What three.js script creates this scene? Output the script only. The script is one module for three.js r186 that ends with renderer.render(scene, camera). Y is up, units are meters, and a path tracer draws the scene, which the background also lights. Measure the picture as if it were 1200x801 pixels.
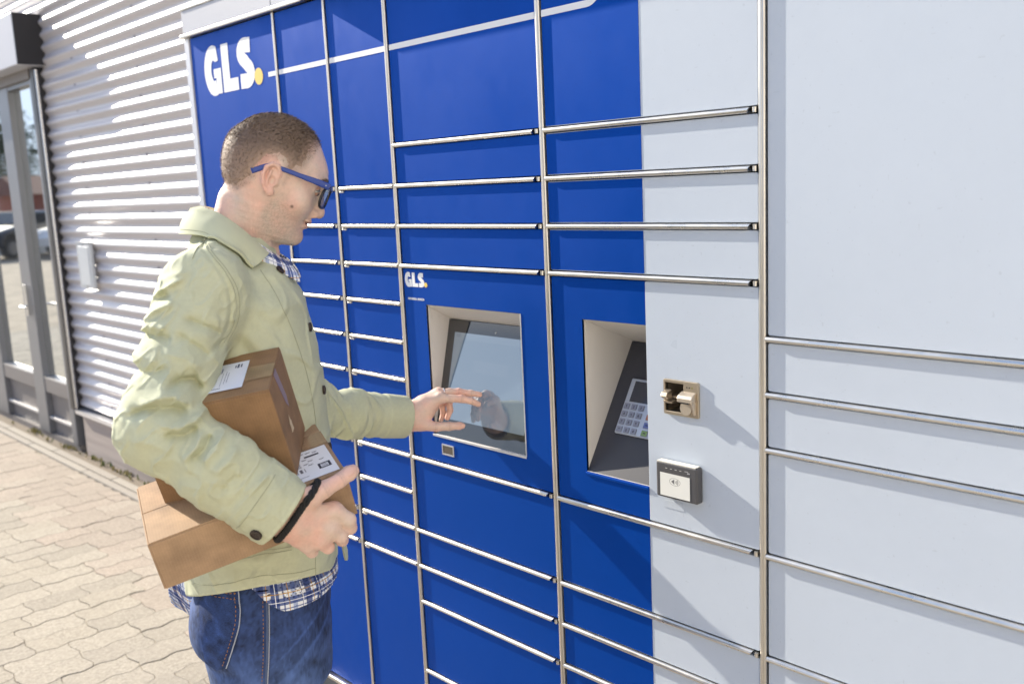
import * as THREE from 'three';
import { mergeGeometries } from 'three/addons/utils/BufferGeometryUtils.js';
import { FontLoader } from 'three/addons/loaders/FontLoader.js';
import { TextGeometry } from 'three/addons/geometries/TextGeometry.js';
import { RoundedBoxGeometry } from 'three/addons/geometries/RoundedBoxGeometry.js';

// ---------------------------------------------------------------- camera, sky, sun, exposure
const scene = new THREE.Scene();
const camera = new THREE.PerspectiveCamera(39.18, 1200 / 801, 0.05, 600);
camera.position.set(0.935, 1.62, 1.5);
camera.rotation.order = 'YXZ';
camera.rotation.set(THREE.MathUtils.degToRad(-9.385), THREE.MathUtils.degToRad(46.819), THREE.MathUtils.degToRad(-2.631));
camera.focus = 1.95; camera.userData.fStop = 4;
scene.add(camera);

const SUN = new THREE.Vector3(-1, 0.455, 0.142).normalize();
const sun = new THREE.DirectionalLight(new THREE.Color(1, 0.905, 0.755), 5.0);
sun.name = 'sun'; sun.position.copy(SUN).multiplyScalar(40); sun.target.position.set(-2, 0, 0);
sun.castShadow = true; sun.shadow.mapSize.set(4096, 4096);
Object.assign(sun.shadow.camera, { left: -12, right: 12, top: 10, bottom: -10, near: 1, far: 120 });
scene.add(sun, sun.target);

const renderer = new THREE.WebGLRenderer({ antialias: true });
renderer.toneMapping = THREE.LinearToneMapping;
renderer.toneMappingExposure = 1.82;
renderer.shadowMap.enabled = true;

// ---------------------------------------------------------------- noise
function rng(seed) { let s = seed >>> 0; return () => { s = (s + 0x6D2B79F5) | 0; let t = Math.imul(s ^ (s >>> 15), 1 | s); t = (t + Math.imul(t ^ (t >>> 7), 61 | t)) ^ t; return ((t ^ (t >>> 14)) >>> 0) / 4294967296; }; }
function h3(i, j, k) { let h = Math.imul(i, 374761393) + Math.imul(j, 668265263) + Math.imul(k, 2147483647 ^ 0x5bd1e995) | 0; h = Math.imul(h ^ (h >>> 13), 1274126177); return ((h ^ (h >>> 16)) >>> 0) / 4294967296; }
const fade = t => t * t * (3 - 2 * t), mix = (a, b, t) => a + (b - a) * t, clamp = (v, a, b) => v < a ? a : v > b ? b : v;
const sstep = (a, b, x) => fade(clamp((x - a) / (b - a), 0, 1));
function noise(x, y, z) {
  const i = Math.floor(x), j = Math.floor(y), k = Math.floor(z), u = fade(x - i), v = fade(y - j), w = fade(z - k);
  return mix(mix(mix(h3(i, j, k), h3(i + 1, j, k), u), mix(h3(i, j + 1, k), h3(i + 1, j + 1, k), u), v),
    mix(mix(h3(i, j, k + 1), h3(i + 1, j, k + 1), u), mix(h3(i, j + 1, k + 1), h3(i + 1, j + 1, k + 1), u), v), w) * 2 - 1;
}
function fbm(x, y, z, o = 4) { let s = 0, a = 0.5; for (let i = 0; i < o; i++) { s += a * noise(x, y, z); x *= 2.03; y *= 2.03; z *= 2.03; a *= 0.5; } return s; }

// sky: clear blue air, pale towards the horizon and the sun, with some thin broken cloud
{
  const W = 1024, H = 512, d = new Float32Array(W * H * 4), v = new THREE.Vector3();
  for (let j = 0; j < H; j++) for (let i = 0; i < W; i++) {
    const el = ((j + 0.5) / H - 0.5) * Math.PI, az = ((i + 0.5) / W - 0.5) * 2 * Math.PI;
    v.set(Math.cos(el) * Math.cos(az), Math.sin(el), Math.cos(el) * Math.sin(az));
    const e = Math.max(v.y, 0), t = Math.pow(1 - e, 3.2), c = v.dot(SUN);
    let r = mix(0.085, 0.43, t), g = mix(0.18, 0.52, t), b = mix(0.41, 0.64, t);
    const glow = 0.32 * Math.pow(Math.max(c, 0), 12) + 1.6 * Math.pow(Math.max(c, 0), 120);
    const wide = 0.34 * Math.pow(Math.max(c, 0), 4); r += glow + wide * 0.8; g += glow * 0.95 + wide * 0.92; b += glow * 0.85 + wide;
    const q = 1 / (e + 0.18);
    const cl = sstep(0.12, 0.50, fbm(v.x * q * 1.3 + 7, v.z * q * 1.3, 2.5, 5) + 0.12 * noise(v.x * 2, v.z * 2, 9)) * sstep(0.01, 0.1, v.y) * 0.8;
    r = mix(r, 0.86 + glow, cl); g = mix(g, 0.87 + glow, cl); b = mix(b, 0.89 + glow, cl);
    if (v.y < 0) { r = 0.42; g = 0.40; b = 0.37; }
    const o = (j * W + i) * 4; d[o] = r; d[o + 1] = g; d[o + 2] = b; d[o + 3] = 1;
  }
  const t = new THREE.DataTexture(d, W, H, THREE.RGBAFormat, THREE.FloatType);
  t.mapping = THREE.EquirectangularReflectionMapping; t.magFilter = t.minFilter = THREE.LinearFilter; t.wrapS = THREE.RepeatWrapping; t.needsUpdate = true;
  scene.background = t; scene.environment = t; scene.backgroundIntensity = 1; scene.environmentIntensity = 1;
}

// ---------------------------------------------------------------- helpers
const used = {};
function numbered(n) { if (!(n in used)) { used[n] = 0; return n; } used[n]++; return n + '_' + String(used[n]).padStart(3, '0'); }
function tag(o, label, category, group) { o.userData.label = label; if (category) o.userData.category = category; if (group) o.userData.group = group; return o; }
function thing(name, label, category, pos = [0, 0, 0], group) { const o = new THREE.Group(); o.name = numbered(name); o.position.set(...pos); scene.add(o); return tag(o, label, category, group); }
function mesh(name, g, m, parent) { if (Array.isArray(g)) g = merge(g); const o = new THREE.Mesh(g, m); o.name = name; o.castShadow = o.receiveShadow = true; parent.add(o); return o; }
function struct(name, g, m) { const o = mesh(name, g, m, scene); o.userData.kind = 'structure'; return o; }
function merge(list) {
  list = list.map(g => { g = g.index ? g.toNonIndexed() : g; if (!g.attributes.uv) g.setAttribute('uv', new THREE.BufferAttribute(new Float32Array(g.attributes.position.count * 2), 2)); for (const k of Object.keys(g.attributes)) if (!['position', 'normal', 'uv', 'color'].includes(k)) g.deleteAttribute(k); return g; });
  const c = list.some(g => g.attributes.color); if (c) for (const g of list) if (!g.attributes.color) paint(g, [1, 1, 1]);
  for (const g of list) g.groups = [];
  return mergeGeometries(list);
}
function paint(g, c) { const n = g.attributes.position.count, a = new Float32Array(n * 3); for (let i = 0; i < n; i++) a.set(c, i * 3); g.setAttribute('color', new THREE.BufferAttribute(a, 3)); return g; }
function bx(x0, x1, y0, y1, z0, z1, r = 0) { const g = r ? new RoundedBoxGeometry(x1 - x0, y1 - y0, z1 - z0, 2, r) : new THREE.BoxGeometry(x1 - x0, y1 - y0, z1 - z0); g.translate((x0 + x1) / 2, (y0 + y1) / 2, (z0 + z1) / 2); return g; }
const lin = (r, g, b) => new THREE.Color().setRGB(r, g, b);
const M = (r, g, b, o = {}) => new THREE.MeshStandardMaterial({ color: lin(r, g, b), roughness: 0.6, ...o });
const MP = (r, g, b, o = {}) => new THREE.MeshPhysicalMaterial({ color: lin(r, g, b), roughness: 0.6, ...o });
function grainTexture(size, fn, srgb) {
  const d = new Uint8Array(size * size * 4);
  for (let j = 0; j < size; j++) for (let i = 0; i < size; i++) { const c = fn(i / size, j / size, i, j), o = (j * size + i) * 4; for (let k = 0; k < 3; k++) d[o + k] = clamp(Math.round(255 * (c.length ? c[k] : c)), 0, 255); d[o + 3] = 255; }
  const t = new THREE.DataTexture(d, size, size); t.wrapS = t.wrapT = THREE.RepeatWrapping; t.magFilter = THREE.LinearFilter; t.minFilter = THREE.LinearMipmapLinearFilter; t.generateMipmaps = true; if (srgb) t.colorSpace = THREE.SRGBColorSpace; t.needsUpdate = true; return t;
}
// tileable noise by blending
function tnoise(u, v, f, s, o = 4) { const a = Math.cos(u * 2 * Math.PI) * f / 6.283, b = Math.sin(u * 2 * Math.PI) * f / 6.283, c = v * f; return mix(fbm(a + s, b, c, o), fbm(a + s, b, c - f, o), v); }
function canvasTexture(w, h, draw) { const c = document.createElement('canvas'); c.width = w; c.height = h; const x = c.getContext('2d'); draw(x, w, h); const t = new THREE.CanvasTexture(c); t.colorSpace = THREE.SRGBColorSpace; t.anisotropy = 8; return t; }
function rrect(x0, x1, y0, y1, r) { const s = new THREE.Shape(); s.moveTo(x0 + r, y0); s.lineTo(x1 - r, y0); s.absarc(x1 - r, y0 + r, r, -Math.PI / 2, 0); s.lineTo(x1, y1 - r); s.absarc(x1 - r, y1 - r, r, 0, Math.PI / 2); s.lineTo(x0 + r, y1); s.absarc(x0 + r, y1 - r, r, Math.PI / 2, Math.PI); s.lineTo(x0, y0 + r); s.absarc(x0 + r, y0 + r, r, Math.PI, 1.5 * Math.PI); return s; }
// a plate whose front face lies at z = zf, thickness th, chamfer b
function plate(shape, zf, th, b = 0.0012, seg = 4) { const g = new THREE.ExtrudeGeometry(shape, { depth: th - b, bevelEnabled: true, bevelThickness: b, bevelSize: b, bevelOffset: -b, bevelSegments: 2, curveSegments: seg }); g.translate(0, 0, zf - th); return g; }
function flat(shape, zf, th = 0.0005) { const g = new THREE.ExtrudeGeometry(shape, { depth: th, bevelEnabled: false, curveSegments: 10 }); g.translate(0, 0, zf); return g; }
function tube(pts, r, seg = 0, rad = 6, closed = false) { const c = new THREE.CatmullRomCurve3(pts.map(p => p.isVector3 ? p : new THREE.Vector3(...p)), closed); return new THREE.TubeGeometry(c, seg || pts.length * 6, r, rad, closed); }
function cyl(a, b, r, seg = 12, r2 = r) { a = new THREE.Vector3(...a); b = new THREE.Vector3(...b); const d = b.clone().sub(a), g = new THREE.CylinderGeometry(r2, r, d.length(), seg); g.applyQuaternion(new THREE.Quaternion().setFromUnitVectors(new THREE.Vector3(0, 1, 0), d.normalize())); g.translate(...a.add(b).multiplyScalar(0.5).toArray()); return g; }

// ---------------------------------------------------------------- materials
const powder = grainTexture(256, (u, v, i, j) => 0.5 + 0.25 * tnoise(u, v, 64, 3, 2) + 0.25 * (h3(i, j, 5) - 0.5)); powder.repeat.set(9, 9);
const mottle = grainTexture(256, (u, v) => 0.62 + 0.2 * tnoise(u, v, 8, 1, 5)); mottle.repeat.set(1.3, 1.3);
const smear = grainTexture(512, (u, v) => 0.72 + 0.30 * tnoise(u, v, 5, 11, 5) + 0.14 * tnoise(u, v, 30, 4, 3));
const dust = grainTexture(1024, (u, v, i, j) => { const q = noise(u * 260, v * 260, 5) > 0.86 && h3(i >> 3, j >> 3, 2) > 0.72 ? -0.10 : 0, n = 0.975 + 0.03 * tnoise(u, v, 6, 31, 5) + 0.015 * tnoise(u, v, 60, 5, 2) + q; return n; }); dust.repeat.set(0.9, 0.9); smear.repeat.set(1.1, 0.8);
const mat = {
  blue: MP(0.0005, 0.060, 0.375, { metalness: 0.35, specularIntensity: 0.15, roughness: 0.62, map: dust, roughnessMap: smear, bumpMap: powder, bumpScale: 0.00012 }),
  white: MP(0.535, 0.60, 0.69, { roughness: 0.5, map: dust, roughnessMap: smear, bumpMap: powder, bumpScale: 0.00008 }),
  fascia: M(0.44, 0.46, 0.52, { roughness: 0.45 }),
  trim: M(0.60, 0.62, 0.68, { roughness: 0.4, metalness: 0.2 }),
  steel: M(0.70, 0.675, 0.63, { metalness: 1, roughness: 0.42, roughnessMap: smear }),
  steelPost: M(0.62, 0.60, 0.565, { metalness: 1, roughness: 0.48, roughnessMap: smear }),
  dark: M(0.012, 0.012, 0.014, { roughness: 0.7 }),
  rubber: M(0.02, 0.02, 0.02, { roughness: 0.55 }),
  print: M(0.80, 0.82, 0.85, { roughness: 0.5 }),
  yellow: M(0.80, 0.58, 0.12, { roughness: 0.5 }),
  recess: M(0.62, 0.60, 0.58, { roughness: 0.55 }),
  bronze: M(0.50, 0.43, 0.335, { metalness: 0.85, roughness: 0.42 }),
};

// cloth and skin grain, laid on in metres
const twill = grainTexture(256, (u, v, i, j) => 0.5 + 0.28 * Math.sin((i + j) * 2 * Math.PI / 8) * (0.6 + 0.4 * h3(i >> 2, j >> 2, 4)) + 0.30 * (h3(i, j, 9) - 0.5)); twill.repeat.set(12, 12);
const pores = grainTexture(256, (u, v, i, j) => 0.55 + 0.3 * tnoise(u, v, 60, 8, 3) - (h3(i >> 1, j >> 1, 6) > 0.86 ? 0.35 : 0)); pores.repeat.set(9, 9);
const sideUV = g => { const p = g.attributes.position, uv = new Float32Array(p.count * 2); for (let i = 0; i < p.count; i++) { uv[2 * i] = p.getZ(i) + 0.6 * p.getX(i); uv[2 * i + 1] = p.getY(i) - 0.3 * p.getX(i); } g.setAttribute('uv', new THREE.BufferAttribute(uv, 2)); return g; };
const denim = grainTexture(512, (u, v, i, j) => { const n = 1 + 0.55 * tnoise(u, v, 14, 3, 5) + 0.35 * (h3(i, j >> 2, 7) - 0.5) + 0.2 * (h3(i, j, 3) - 0.5); return [0.24 * n, 0.33 * n, 0.48 * n]; }, true); denim.repeat.set(5, 5);
// ---------------------------------------------------------------- ground and pavement
const groundNoise = grainTexture(512, (u, v) => { const n = 0.82 + 0.22 * tnoise(u, v, 24, 2, 5); return [0.78 * n, 0.72 * n, 0.63 * n]; }, true); groundNoise.repeat.set(0.25, 0.25);
{
  const g = new THREE.PlaneGeometry(500, 500); g.rotateX(-Math.PI / 2); const uv = g.attributes.uv; for (let i = 0; i < uv.count; i++) uv.setXY(i, uv.getX(i) * 500, uv.getY(i) * 500);
  g.translate(0, -0.035, 0);
  struct('ground', g, new THREE.MeshStandardMaterial({ map: groundNoise, roughness: 0.95 }));
}
const R1 = rng(11);
const stoneGrain = grainTexture(512, (u, v, i, j) => { const n = 0.9 + 0.16 * tnoise(u, v, 40, 6, 4) + 0.16 * (h3(i >> 1, j >> 1, 8) - 0.5); return [n * 0.9, n * 0.9, n * 0.9]; }, true); stoneGrain.repeat.set(3, 3);
const paverMats = [[0.58, 0.515, 0.415], [0.625, 0.555, 0.445], [0.54, 0.48, 0.385], [0.60, 0.53, 0.42]].map(c => M(...c, { map: stoneGrain, roughness: 0.92, bumpMap: stoneGrain, bumpScale: 0.0008 }));
const redMats = [[0.61, 0.51, 0.41], [0.575, 0.485, 0.39], [0.63, 0.54, 0.435]].map(c => M(...c, { map: stoneGrain, roughness: 0.92, bumpMap: stoneGrain, bumpScale: 0.0008 }));
{
  // interlocking wavy-edged pavers, 13 x 23 cm, laid in courses that run towards the wall; a sand bed under the joints
  const pave = new THREE.Group(); pave.name = 'pavement'; pave.userData.kind = 'structure'; scene.add(pave);
  const bed = bx(-12, 3, -0.06, -0.0055, -0.43, 6); mesh('joint_sand', bed, M(0.53, 0.455, 0.345, { map: stoneGrain, roughness: 1 }), pave);
  const wob = s => 0.0085 * Math.sin(s * 2 * Math.PI / 0.1125);
  function paver(x0, z0, w, l, seed, fine) {
    const rr = rng(seed), s = new THREE.Shape(), g = 0.0011, n = fine ? 10 : 4, P = [];
    for (let i = 0; i <= n; i++) { const z = z0 + l * i / n; P.push([x0 + g + wob(z), clamp(z, z0 + g, z0 + l - g)]); }
    for (let i = 1; i < (fine ? 4 : 1); i++) { const t = i / 4; P.push([x0 + w * t, z0 + l - g + 0.007 * Math.sin(t * 6.283) ]); }
    for (let i = n; i >= 0; i--) { const z = z0 + l * i / n; P.push([x0 + w - g + wob(z), clamp(z, z0 + g, z0 + l - g)]); }
    for (let i = 3; i > (fine ? 0 : 3); i--) { const t = i / 4; P.push([x0 + w * t, z0 + g + 0.007 * Math.sin(t * 6.283)]); }
    P.forEach((p, i) => i ? s.lineTo(p[0], -p[1]) : s.moveTo(p[0], -p[1]));
    const b = 0.0016, e = new THREE.ExtrudeGeometry(s, fine ? { depth: 0.02, bevelEnabled: true, bevelThickness: b, bevelSize: b, bevelOffset: -b, bevelSegments: 1 } : { depth: 0.022, bevelEnabled: false });
    e.rotateX(-Math.PI / 2); const tx = (rr() - 0.5) * 0.012, tz = (rr() - 0.5) * 0.012, dy = (rr() - 0.5) * 0.0035, p = e.attributes.position;
    for (let i = 0; i < p.count; i++) p.setY(i, p.getY(i) - 0.023 + dy + tx * (p.getX(i) - x0) + tz * (p.getZ(i) - z0));
    const u0 = rr(), uv = e.attributes.uv; for (let i = 0; i < uv.count; i++) uv.setXY(i, p.getX(i) + u0, p.getZ(i) + u0);
    e.computeVertexNormals(); return e;
  }
  const far = [[], [], [], []], farRed = [[], [], []];
  let seed = 1;
  for (let c = 0; c < 112; c++) {
    const x0 = 1.98 - 0.13 * (c + 1), off = (Math.floor(c / 2) % 2) * 0.1125 + (c % 7 === 3 ? 0.05 : 0);
    for (let k = -3; k < 20; k++) {
      let z0 = 0.1 + off + 0.225 * k, l = 0.225; if (z0 + l < -0.40) continue; if (z0 < -0.43) { l -= -0.43 - z0; z0 = -0.43; }
      const near = x0 > -5.2 && x0 < -1.8 && z0 < 0.95 - 0.12 * Math.max(0, x0 + 3) && z0 < 0.95;
      const red = z0 + l * 0.5 < -0.03 + 0.1, ms = red ? redMats : paverMats, mi = Math.floor(h3(c, k + 50, 3) * ms.length);
      const g = paver(x0, z0, 0.13, l, seed++, near);
      if (near) mesh(numbered('paver'), g, ms[mi], pave); else (red ? farRed : far)[mi].push(g);
    }
  }
  far.forEach((l, i) => { mesh('far_pavers', l, paverMats[i], pave).userData.kind = 'stuff'; });
  farRed.forEach((l, i) => { mesh('far_pavers', l, redMats[i], pave).userData.kind = 'stuff'; });
  // two kerb strips and the gutter before the wall
  const ks = [M(0.62, 0.56, 0.47, { map: stoneGrain, roughness: 0.9 }), M(0.58, 0.52, 0.44, { map: stoneGrain, roughness: 0.9 })];
  for (let i = 0; i < 12; i++) { const x = -12 + i * 1.0; mesh(numbered('kerb_stone'), [bx(x + 0.003, x + 0.997, -0.08, 0.012, -0.478, -0.434, 0.006)], ks[i % 2], pave); mesh(numbered('kerb_stone'), [bx(x + 0.303, x + 1.297, -0.08, 0.006, -0.545, -0.495, 0.006)], ks[(i + 1) % 2], pave); }
  mesh('gutter', bx(-12, 0, -0.08, -0.012, -0.66, -0.43), M(0.36, 0.30, 0.23, { map: stoneGrain, roughness: 1 }), pave);
}
{ // moss and small weeds in the gutter under the door and the wall
  const R = rng(5), gs = [];
  for (let i = 0; i < 130; i++) {
    const tuft = R() < 0.75, x = tuft ? [-6.45, -5.75, -5.3, -4.75, -4.4, -5.05][Math.floor(R() * 6)] + (R() + R() - 1) * 0.16 : -7 + R() * 3, z = -0.61 + (R() + R() - 1) * 0.04, y = -0.012;
    const g = new THREE.PlaneGeometry(0.008 + R() * 0.01, 0.010 + R() * 0.026); g.translate(0, 0.014, 0); g.rotateX((R() - 0.5) * 1.6); g.rotateY(R() * 6.28); g.translate(x, y, z);
    paint(g, R() < 0.35 ? [0.13, 0.16, 0.05] : [0.30, 0.26, 0.10]); gs.push(g);
  }
  const o = mesh('moss', gs, new THREE.MeshStandardMaterial({ vertexColors: true, roughness: 0.9, side: THREE.DoubleSide }), scene); o.userData.kind = 'stuff'; tag(o, 'small weeds and moss growing along the foot of the wall', 'moss');
}

// ---------------------------------------------------------------- building clad in corrugated sheet, with a glazed door
{
  const ZB = -0.65, b = thing('metal_clad_building', 'hall clad in pale horizontal corrugated metal with a concrete plinth and glazed grey door', 'building', [0, 0, 0]);
  const clad = MP(0.53, 0.515, 0.54, { roughness: 0.36, metalness: 0.15 });
  // one sheet of sine corrugation, ridges running sideways, with thickness
  const sheet = (x0, x1, y0, y1) => {
    const ny = Math.round((y1 - y0) / 0.0745 * 16), s = new THREE.Shape(), A = 0.0098;
    const zz = i => A * Math.sin(2 * Math.PI * i / 16);
    const pos = [], idx = [], nor = [], uv = [];
    for (const side of [0, 1]) for (let i = 0; i <= ny; i++) for (const x of [x0, x1]) { const y = y0 + (y1 - y0) * i / ny, dz = A * Math.cos(2 * Math.PI * i / 16) * 2 * Math.PI / 0.0745, n = 1 / Math.hypot(1, dz), sg = side ? -1 : 1; pos.push(x, y, ZB + zz(i) - side * 0.002); nor.push(0, -dz * n * sg, n * sg); uv.push(x * 0.4, y * 0.4); }
    for (const side of [0, 1]) for (let i = 0; i < ny; i++) { const a = side * (ny + 1) * 2 + i * 2; side ? idx.push(a, a + 3, a + 1, a, a + 2, a + 3) : idx.push(a, a + 1, a + 3, a, a + 3, a + 2); }
    const g = new THREE.BufferGeometry(); g.setAttribute('position', new THREE.Float32BufferAttribute(pos, 3)); g.setAttribute('normal', new THREE.Float32BufferAttribute(nor, 3)); g.setAttribute('uv', new THREE.Float32BufferAttribute(uv, 2)); g.setIndex(idx); return g;
  };
  mesh('corrugated_sheet', sheet(-5.5, 1.6, 0.31, 4.6), clad, b);
  mesh('corrugated_sheet', sheet(-10, -5.505, 2.772, 4.6), clad, b);
  mesh('core_wall', [bx(-10, -7.45, 0, 4.6, -0.95, -0.69), bx(-5.53, 4, 0, 4.6, -0.95, -0.69), bx(-7.45, -5.53, 2.5, 4.6, -0.95, -0.69)], M(0.18, 0.18, 0.19), b);
  mesh('roof_slab', bx(-10, 4, 4.6, 4.75, -8, -0.55), M(0.3, 0.3, 0.31), b);
  const plinthTex = grainTexture(256, (u, v) => { const n = 0.8 + 0.25 * tnoise(u, v, 10, 9, 5); return [0.8 * n, 0.78 * n, 0.76 * n]; }, true); plinthTex.repeat.set(0.8, 0.8);
  mesh('plinth', bx(-5.455, 4, -0.05, 0.283, -0.69, -0.632), M(1.0, 0.91, 0.87, { map: plinthTex, roughness: 0.9 }), b);
  mesh('drip_flashing', [bx(-5.5, 1.6, 0.286, 0.292, -0.68, -0.602), bx(-5.5, 1.6, 0.268, 0.286, -0.606, -0.602)], M(0.72, 0.72, 0.74, { metalness: 0.6, roughness: 0.3 }), b);
  // screws through the sheet
  const sc = []; for (const x of [-5.0, -4.1, -3.2]) for (let k = 0; k < 20; k++) { const y = 0.31 + 0.0745 * (2 * k + 0.75) + 0.0; const c = cyl([x, y, ZB - 0.0098], [x, y, ZB - 0.004], 0.0055, 8); sc.push(c); }
  const scr = mesh('screws', sc, M(0.35, 0.35, 0.38, { metalness: 0.8, roughness: 0.4 }), b); scr.userData.kind = 'stuff';
  // corner trim beside the door
  mesh('corner_trim', [bx(-5.565, -5.502, 0.29, 2.45, -0.69, -0.598, 0.004)], M(0.03, 0.03, 0.035, { roughness: 0.35, metalness: 0.3 }), b);
  mesh('corner_trim', [cyl([-5.49, 0.3, -0.612], [-5.49, 2.44, -0.612], 0.011, 10)], M(0.55, 0.55, 0.56, { metalness: 0.9, roughness: 0.25 }), b);
  const grey = M(0.20, 0.185, 0.18, { roughness: 0.5 }), alu = M(0.22, 0.23, 0.255, { roughness: 0.35, metalness: 0.5 });
  const glass = M(0.58, 0.61, 0.62, { metalness: 0.95, roughness: 0.025 });
  // shutter box above the door
  const box = mesh('shutter_box', [bx(-9, -5.437, 2.46, 2.765, -0.67, -0.492, 0.006)], M(0.50, 0.51, 0.56, { roughness: 0.4 }), b);
  mesh('end_cap', bx(-5.437, -5.431, 2.462, 2.763, -0.665, -0.494), M(0.012, 0.012, 0.016, { roughness: 0.35 }), box);
  mesh('slot', bx(-8.9, -5.6, 2.40, 2.46, -0.67, -0.60), grey, box);
  // the door: frame, panes, kick panels, handle
  const d = new THREE.Group(); d.name = 'entrance_door'; b.add(d);
  mesh('frame', [bx(-5.65, -5.565, 0.03, 2.42, -0.69, -0.615, 0.005), bx(-6.33, -6.12, 0.03, 2.42, -0.70, -0.62, 0.005), bx(-7.5, -7.05, 0.03, 2.42, -0.70, -0.62, 0.005), bx(-7.05, -5.65, 2.375, 2.42, -0.69, -0.625)], alu, d);
  for (const [x0, x1] of [[-7.05, -6.33], [-6.12, -5.65]]) {
    mesh('pane', bx(x0 + 0.002, x1 - 0.002, 0.43, 2.375, -0.668, -0.662), glass, d);
    mesh('rail', [bx(x0, x1, 0.33, 0.43, -0.69, -0.625, 0.004)], grey, d);
    mesh('kick_panel', [bx(x0 + 0.003, x1 - 0.003, 0.0, 0.33, -0.69, -0.66)], grey, d);
    mesh('ledge', [bx(x0 + 0.001, x1 - 0.001, 0.135, 0.155, -0.66, -0.632, 0.003)], M(0.5, 0.48, 0.47, { roughness: 0.5 }), d);
    mesh('sill', [bx(x0 + 0.001, x1 - 0.001, 0.43, 0.438, -0.66, -0.625)], M(0.62, 0.6, 0.58, { roughness: 0.35, metalness: 0.5 }), d);
  }
  mesh('handle', [bx(-6.235, -6.21, 0.86, 1.08, -0.615, -0.60, 0.004), cyl([-6.222, 0.93, -0.60], [-6.222, 0.93, -0.56], 0.008), cyl([-6.222, 0.93, -0.56], [-6.10, 0.93, -0.56], 0.009)], M(0.7, 0.7, 0.7, { metalness: 1, roughness: 0.25 }), d);
  mesh('bottom_rail', bx(-7.5, -5.565, -0.02, 0.03, -0.70, -0.63), grey, d);
  // dark room side behind the panes
  mesh('inner_lining', bx(-7.5, -5.5, 0, 2.5, -0.95, -0.75), M(0.02, 0.02, 0.02), b);
}
{ // service plate on the corrugated wall
  const t = thing('wall_plate', 'small upright grey metal plate fixed on the corrugated wall beside the door', 'wall plate', [-5.03, 1.11, -0.63]);
  mesh('cover', [bx(-0.115, 0.10, 0.0, 0.272, 0.0, 0.022, 0.004)], M(0.52, 0.55, 0.58, { roughness: 0.4, metalness: 0.3 }), t);
  mesh('face', [bx(-0.085, 0.07, 0.02, 0.252, 0.022, 0.0245, 0.001)], M(0.58, 0.62, 0.66, { roughness: 0.35, metalness: 0.3 }), t);
  mesh('top_cap', [bx(-0.118, 0.103, 0.272, 0.279, -0.005, 0.027)], M(0.6, 0.62, 0.64, { roughness: 0.35, metalness: 0.4 }), t);
  for (const y of [0.011, 0.262]) mesh('screw', cyl([0, y, 0.022], [0, y, 0.0245], 0.005, 10), M(0.3, 0.3, 0.3, { metalness: 0.9 }), t);
}

{ // pale rendered building round the corner to the right: its sunlit front throws light back on everything
  const t = thing('rendered_building', 'pale plastered building with small windows facing the lockers from the right', 'building', [6.2, 0, 0]);
  const wall = M(0.68, 0.65, 0.59, { roughness: 0.9 }), fr = M(0.7, 0.7, 0.7), pane = M(0.03, 0.035, 0.04, { roughness: 0.06 });
  mesh('wall', bx(0, 6, 0, 7.2, -0.4, 15), wall, t); mesh('plinth', bx(-0.04, 0, 0, 0.5, -0.4, 15), M(0.4, 0.39, 0.37, { roughness: 0.9 }), t); mesh('eaves', bx(-0.35, 6.3, 7.2, 7.45, -0.7, 15.3), M(0.4, 0.4, 0.42), t);
  for (let k = 0; k < 4; k++) for (const y of [1.5, 4.6]) { const z = 2.6 + 3.6 * k, w = mesh('window', [bx(-0.03, 0.02, y - 0.05, y + 1.15, z, z + 0.06), bx(-0.03, 0.02, y - 0.05, y + 1.15, z + 0.84, z + 0.9), bx(-0.03, 0.02, y + 1.1, y + 1.15, z + 0.06, z + 0.84), bx(-0.05, 0.02, y - 0.09, y - 0.05, z - 0.04, z + 0.94)], fr, t); mesh('pane', bx(-0.008, -0.002, y - 0.05, y + 1.1, z + 0.06, z + 0.84), pane, w); }
}
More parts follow.
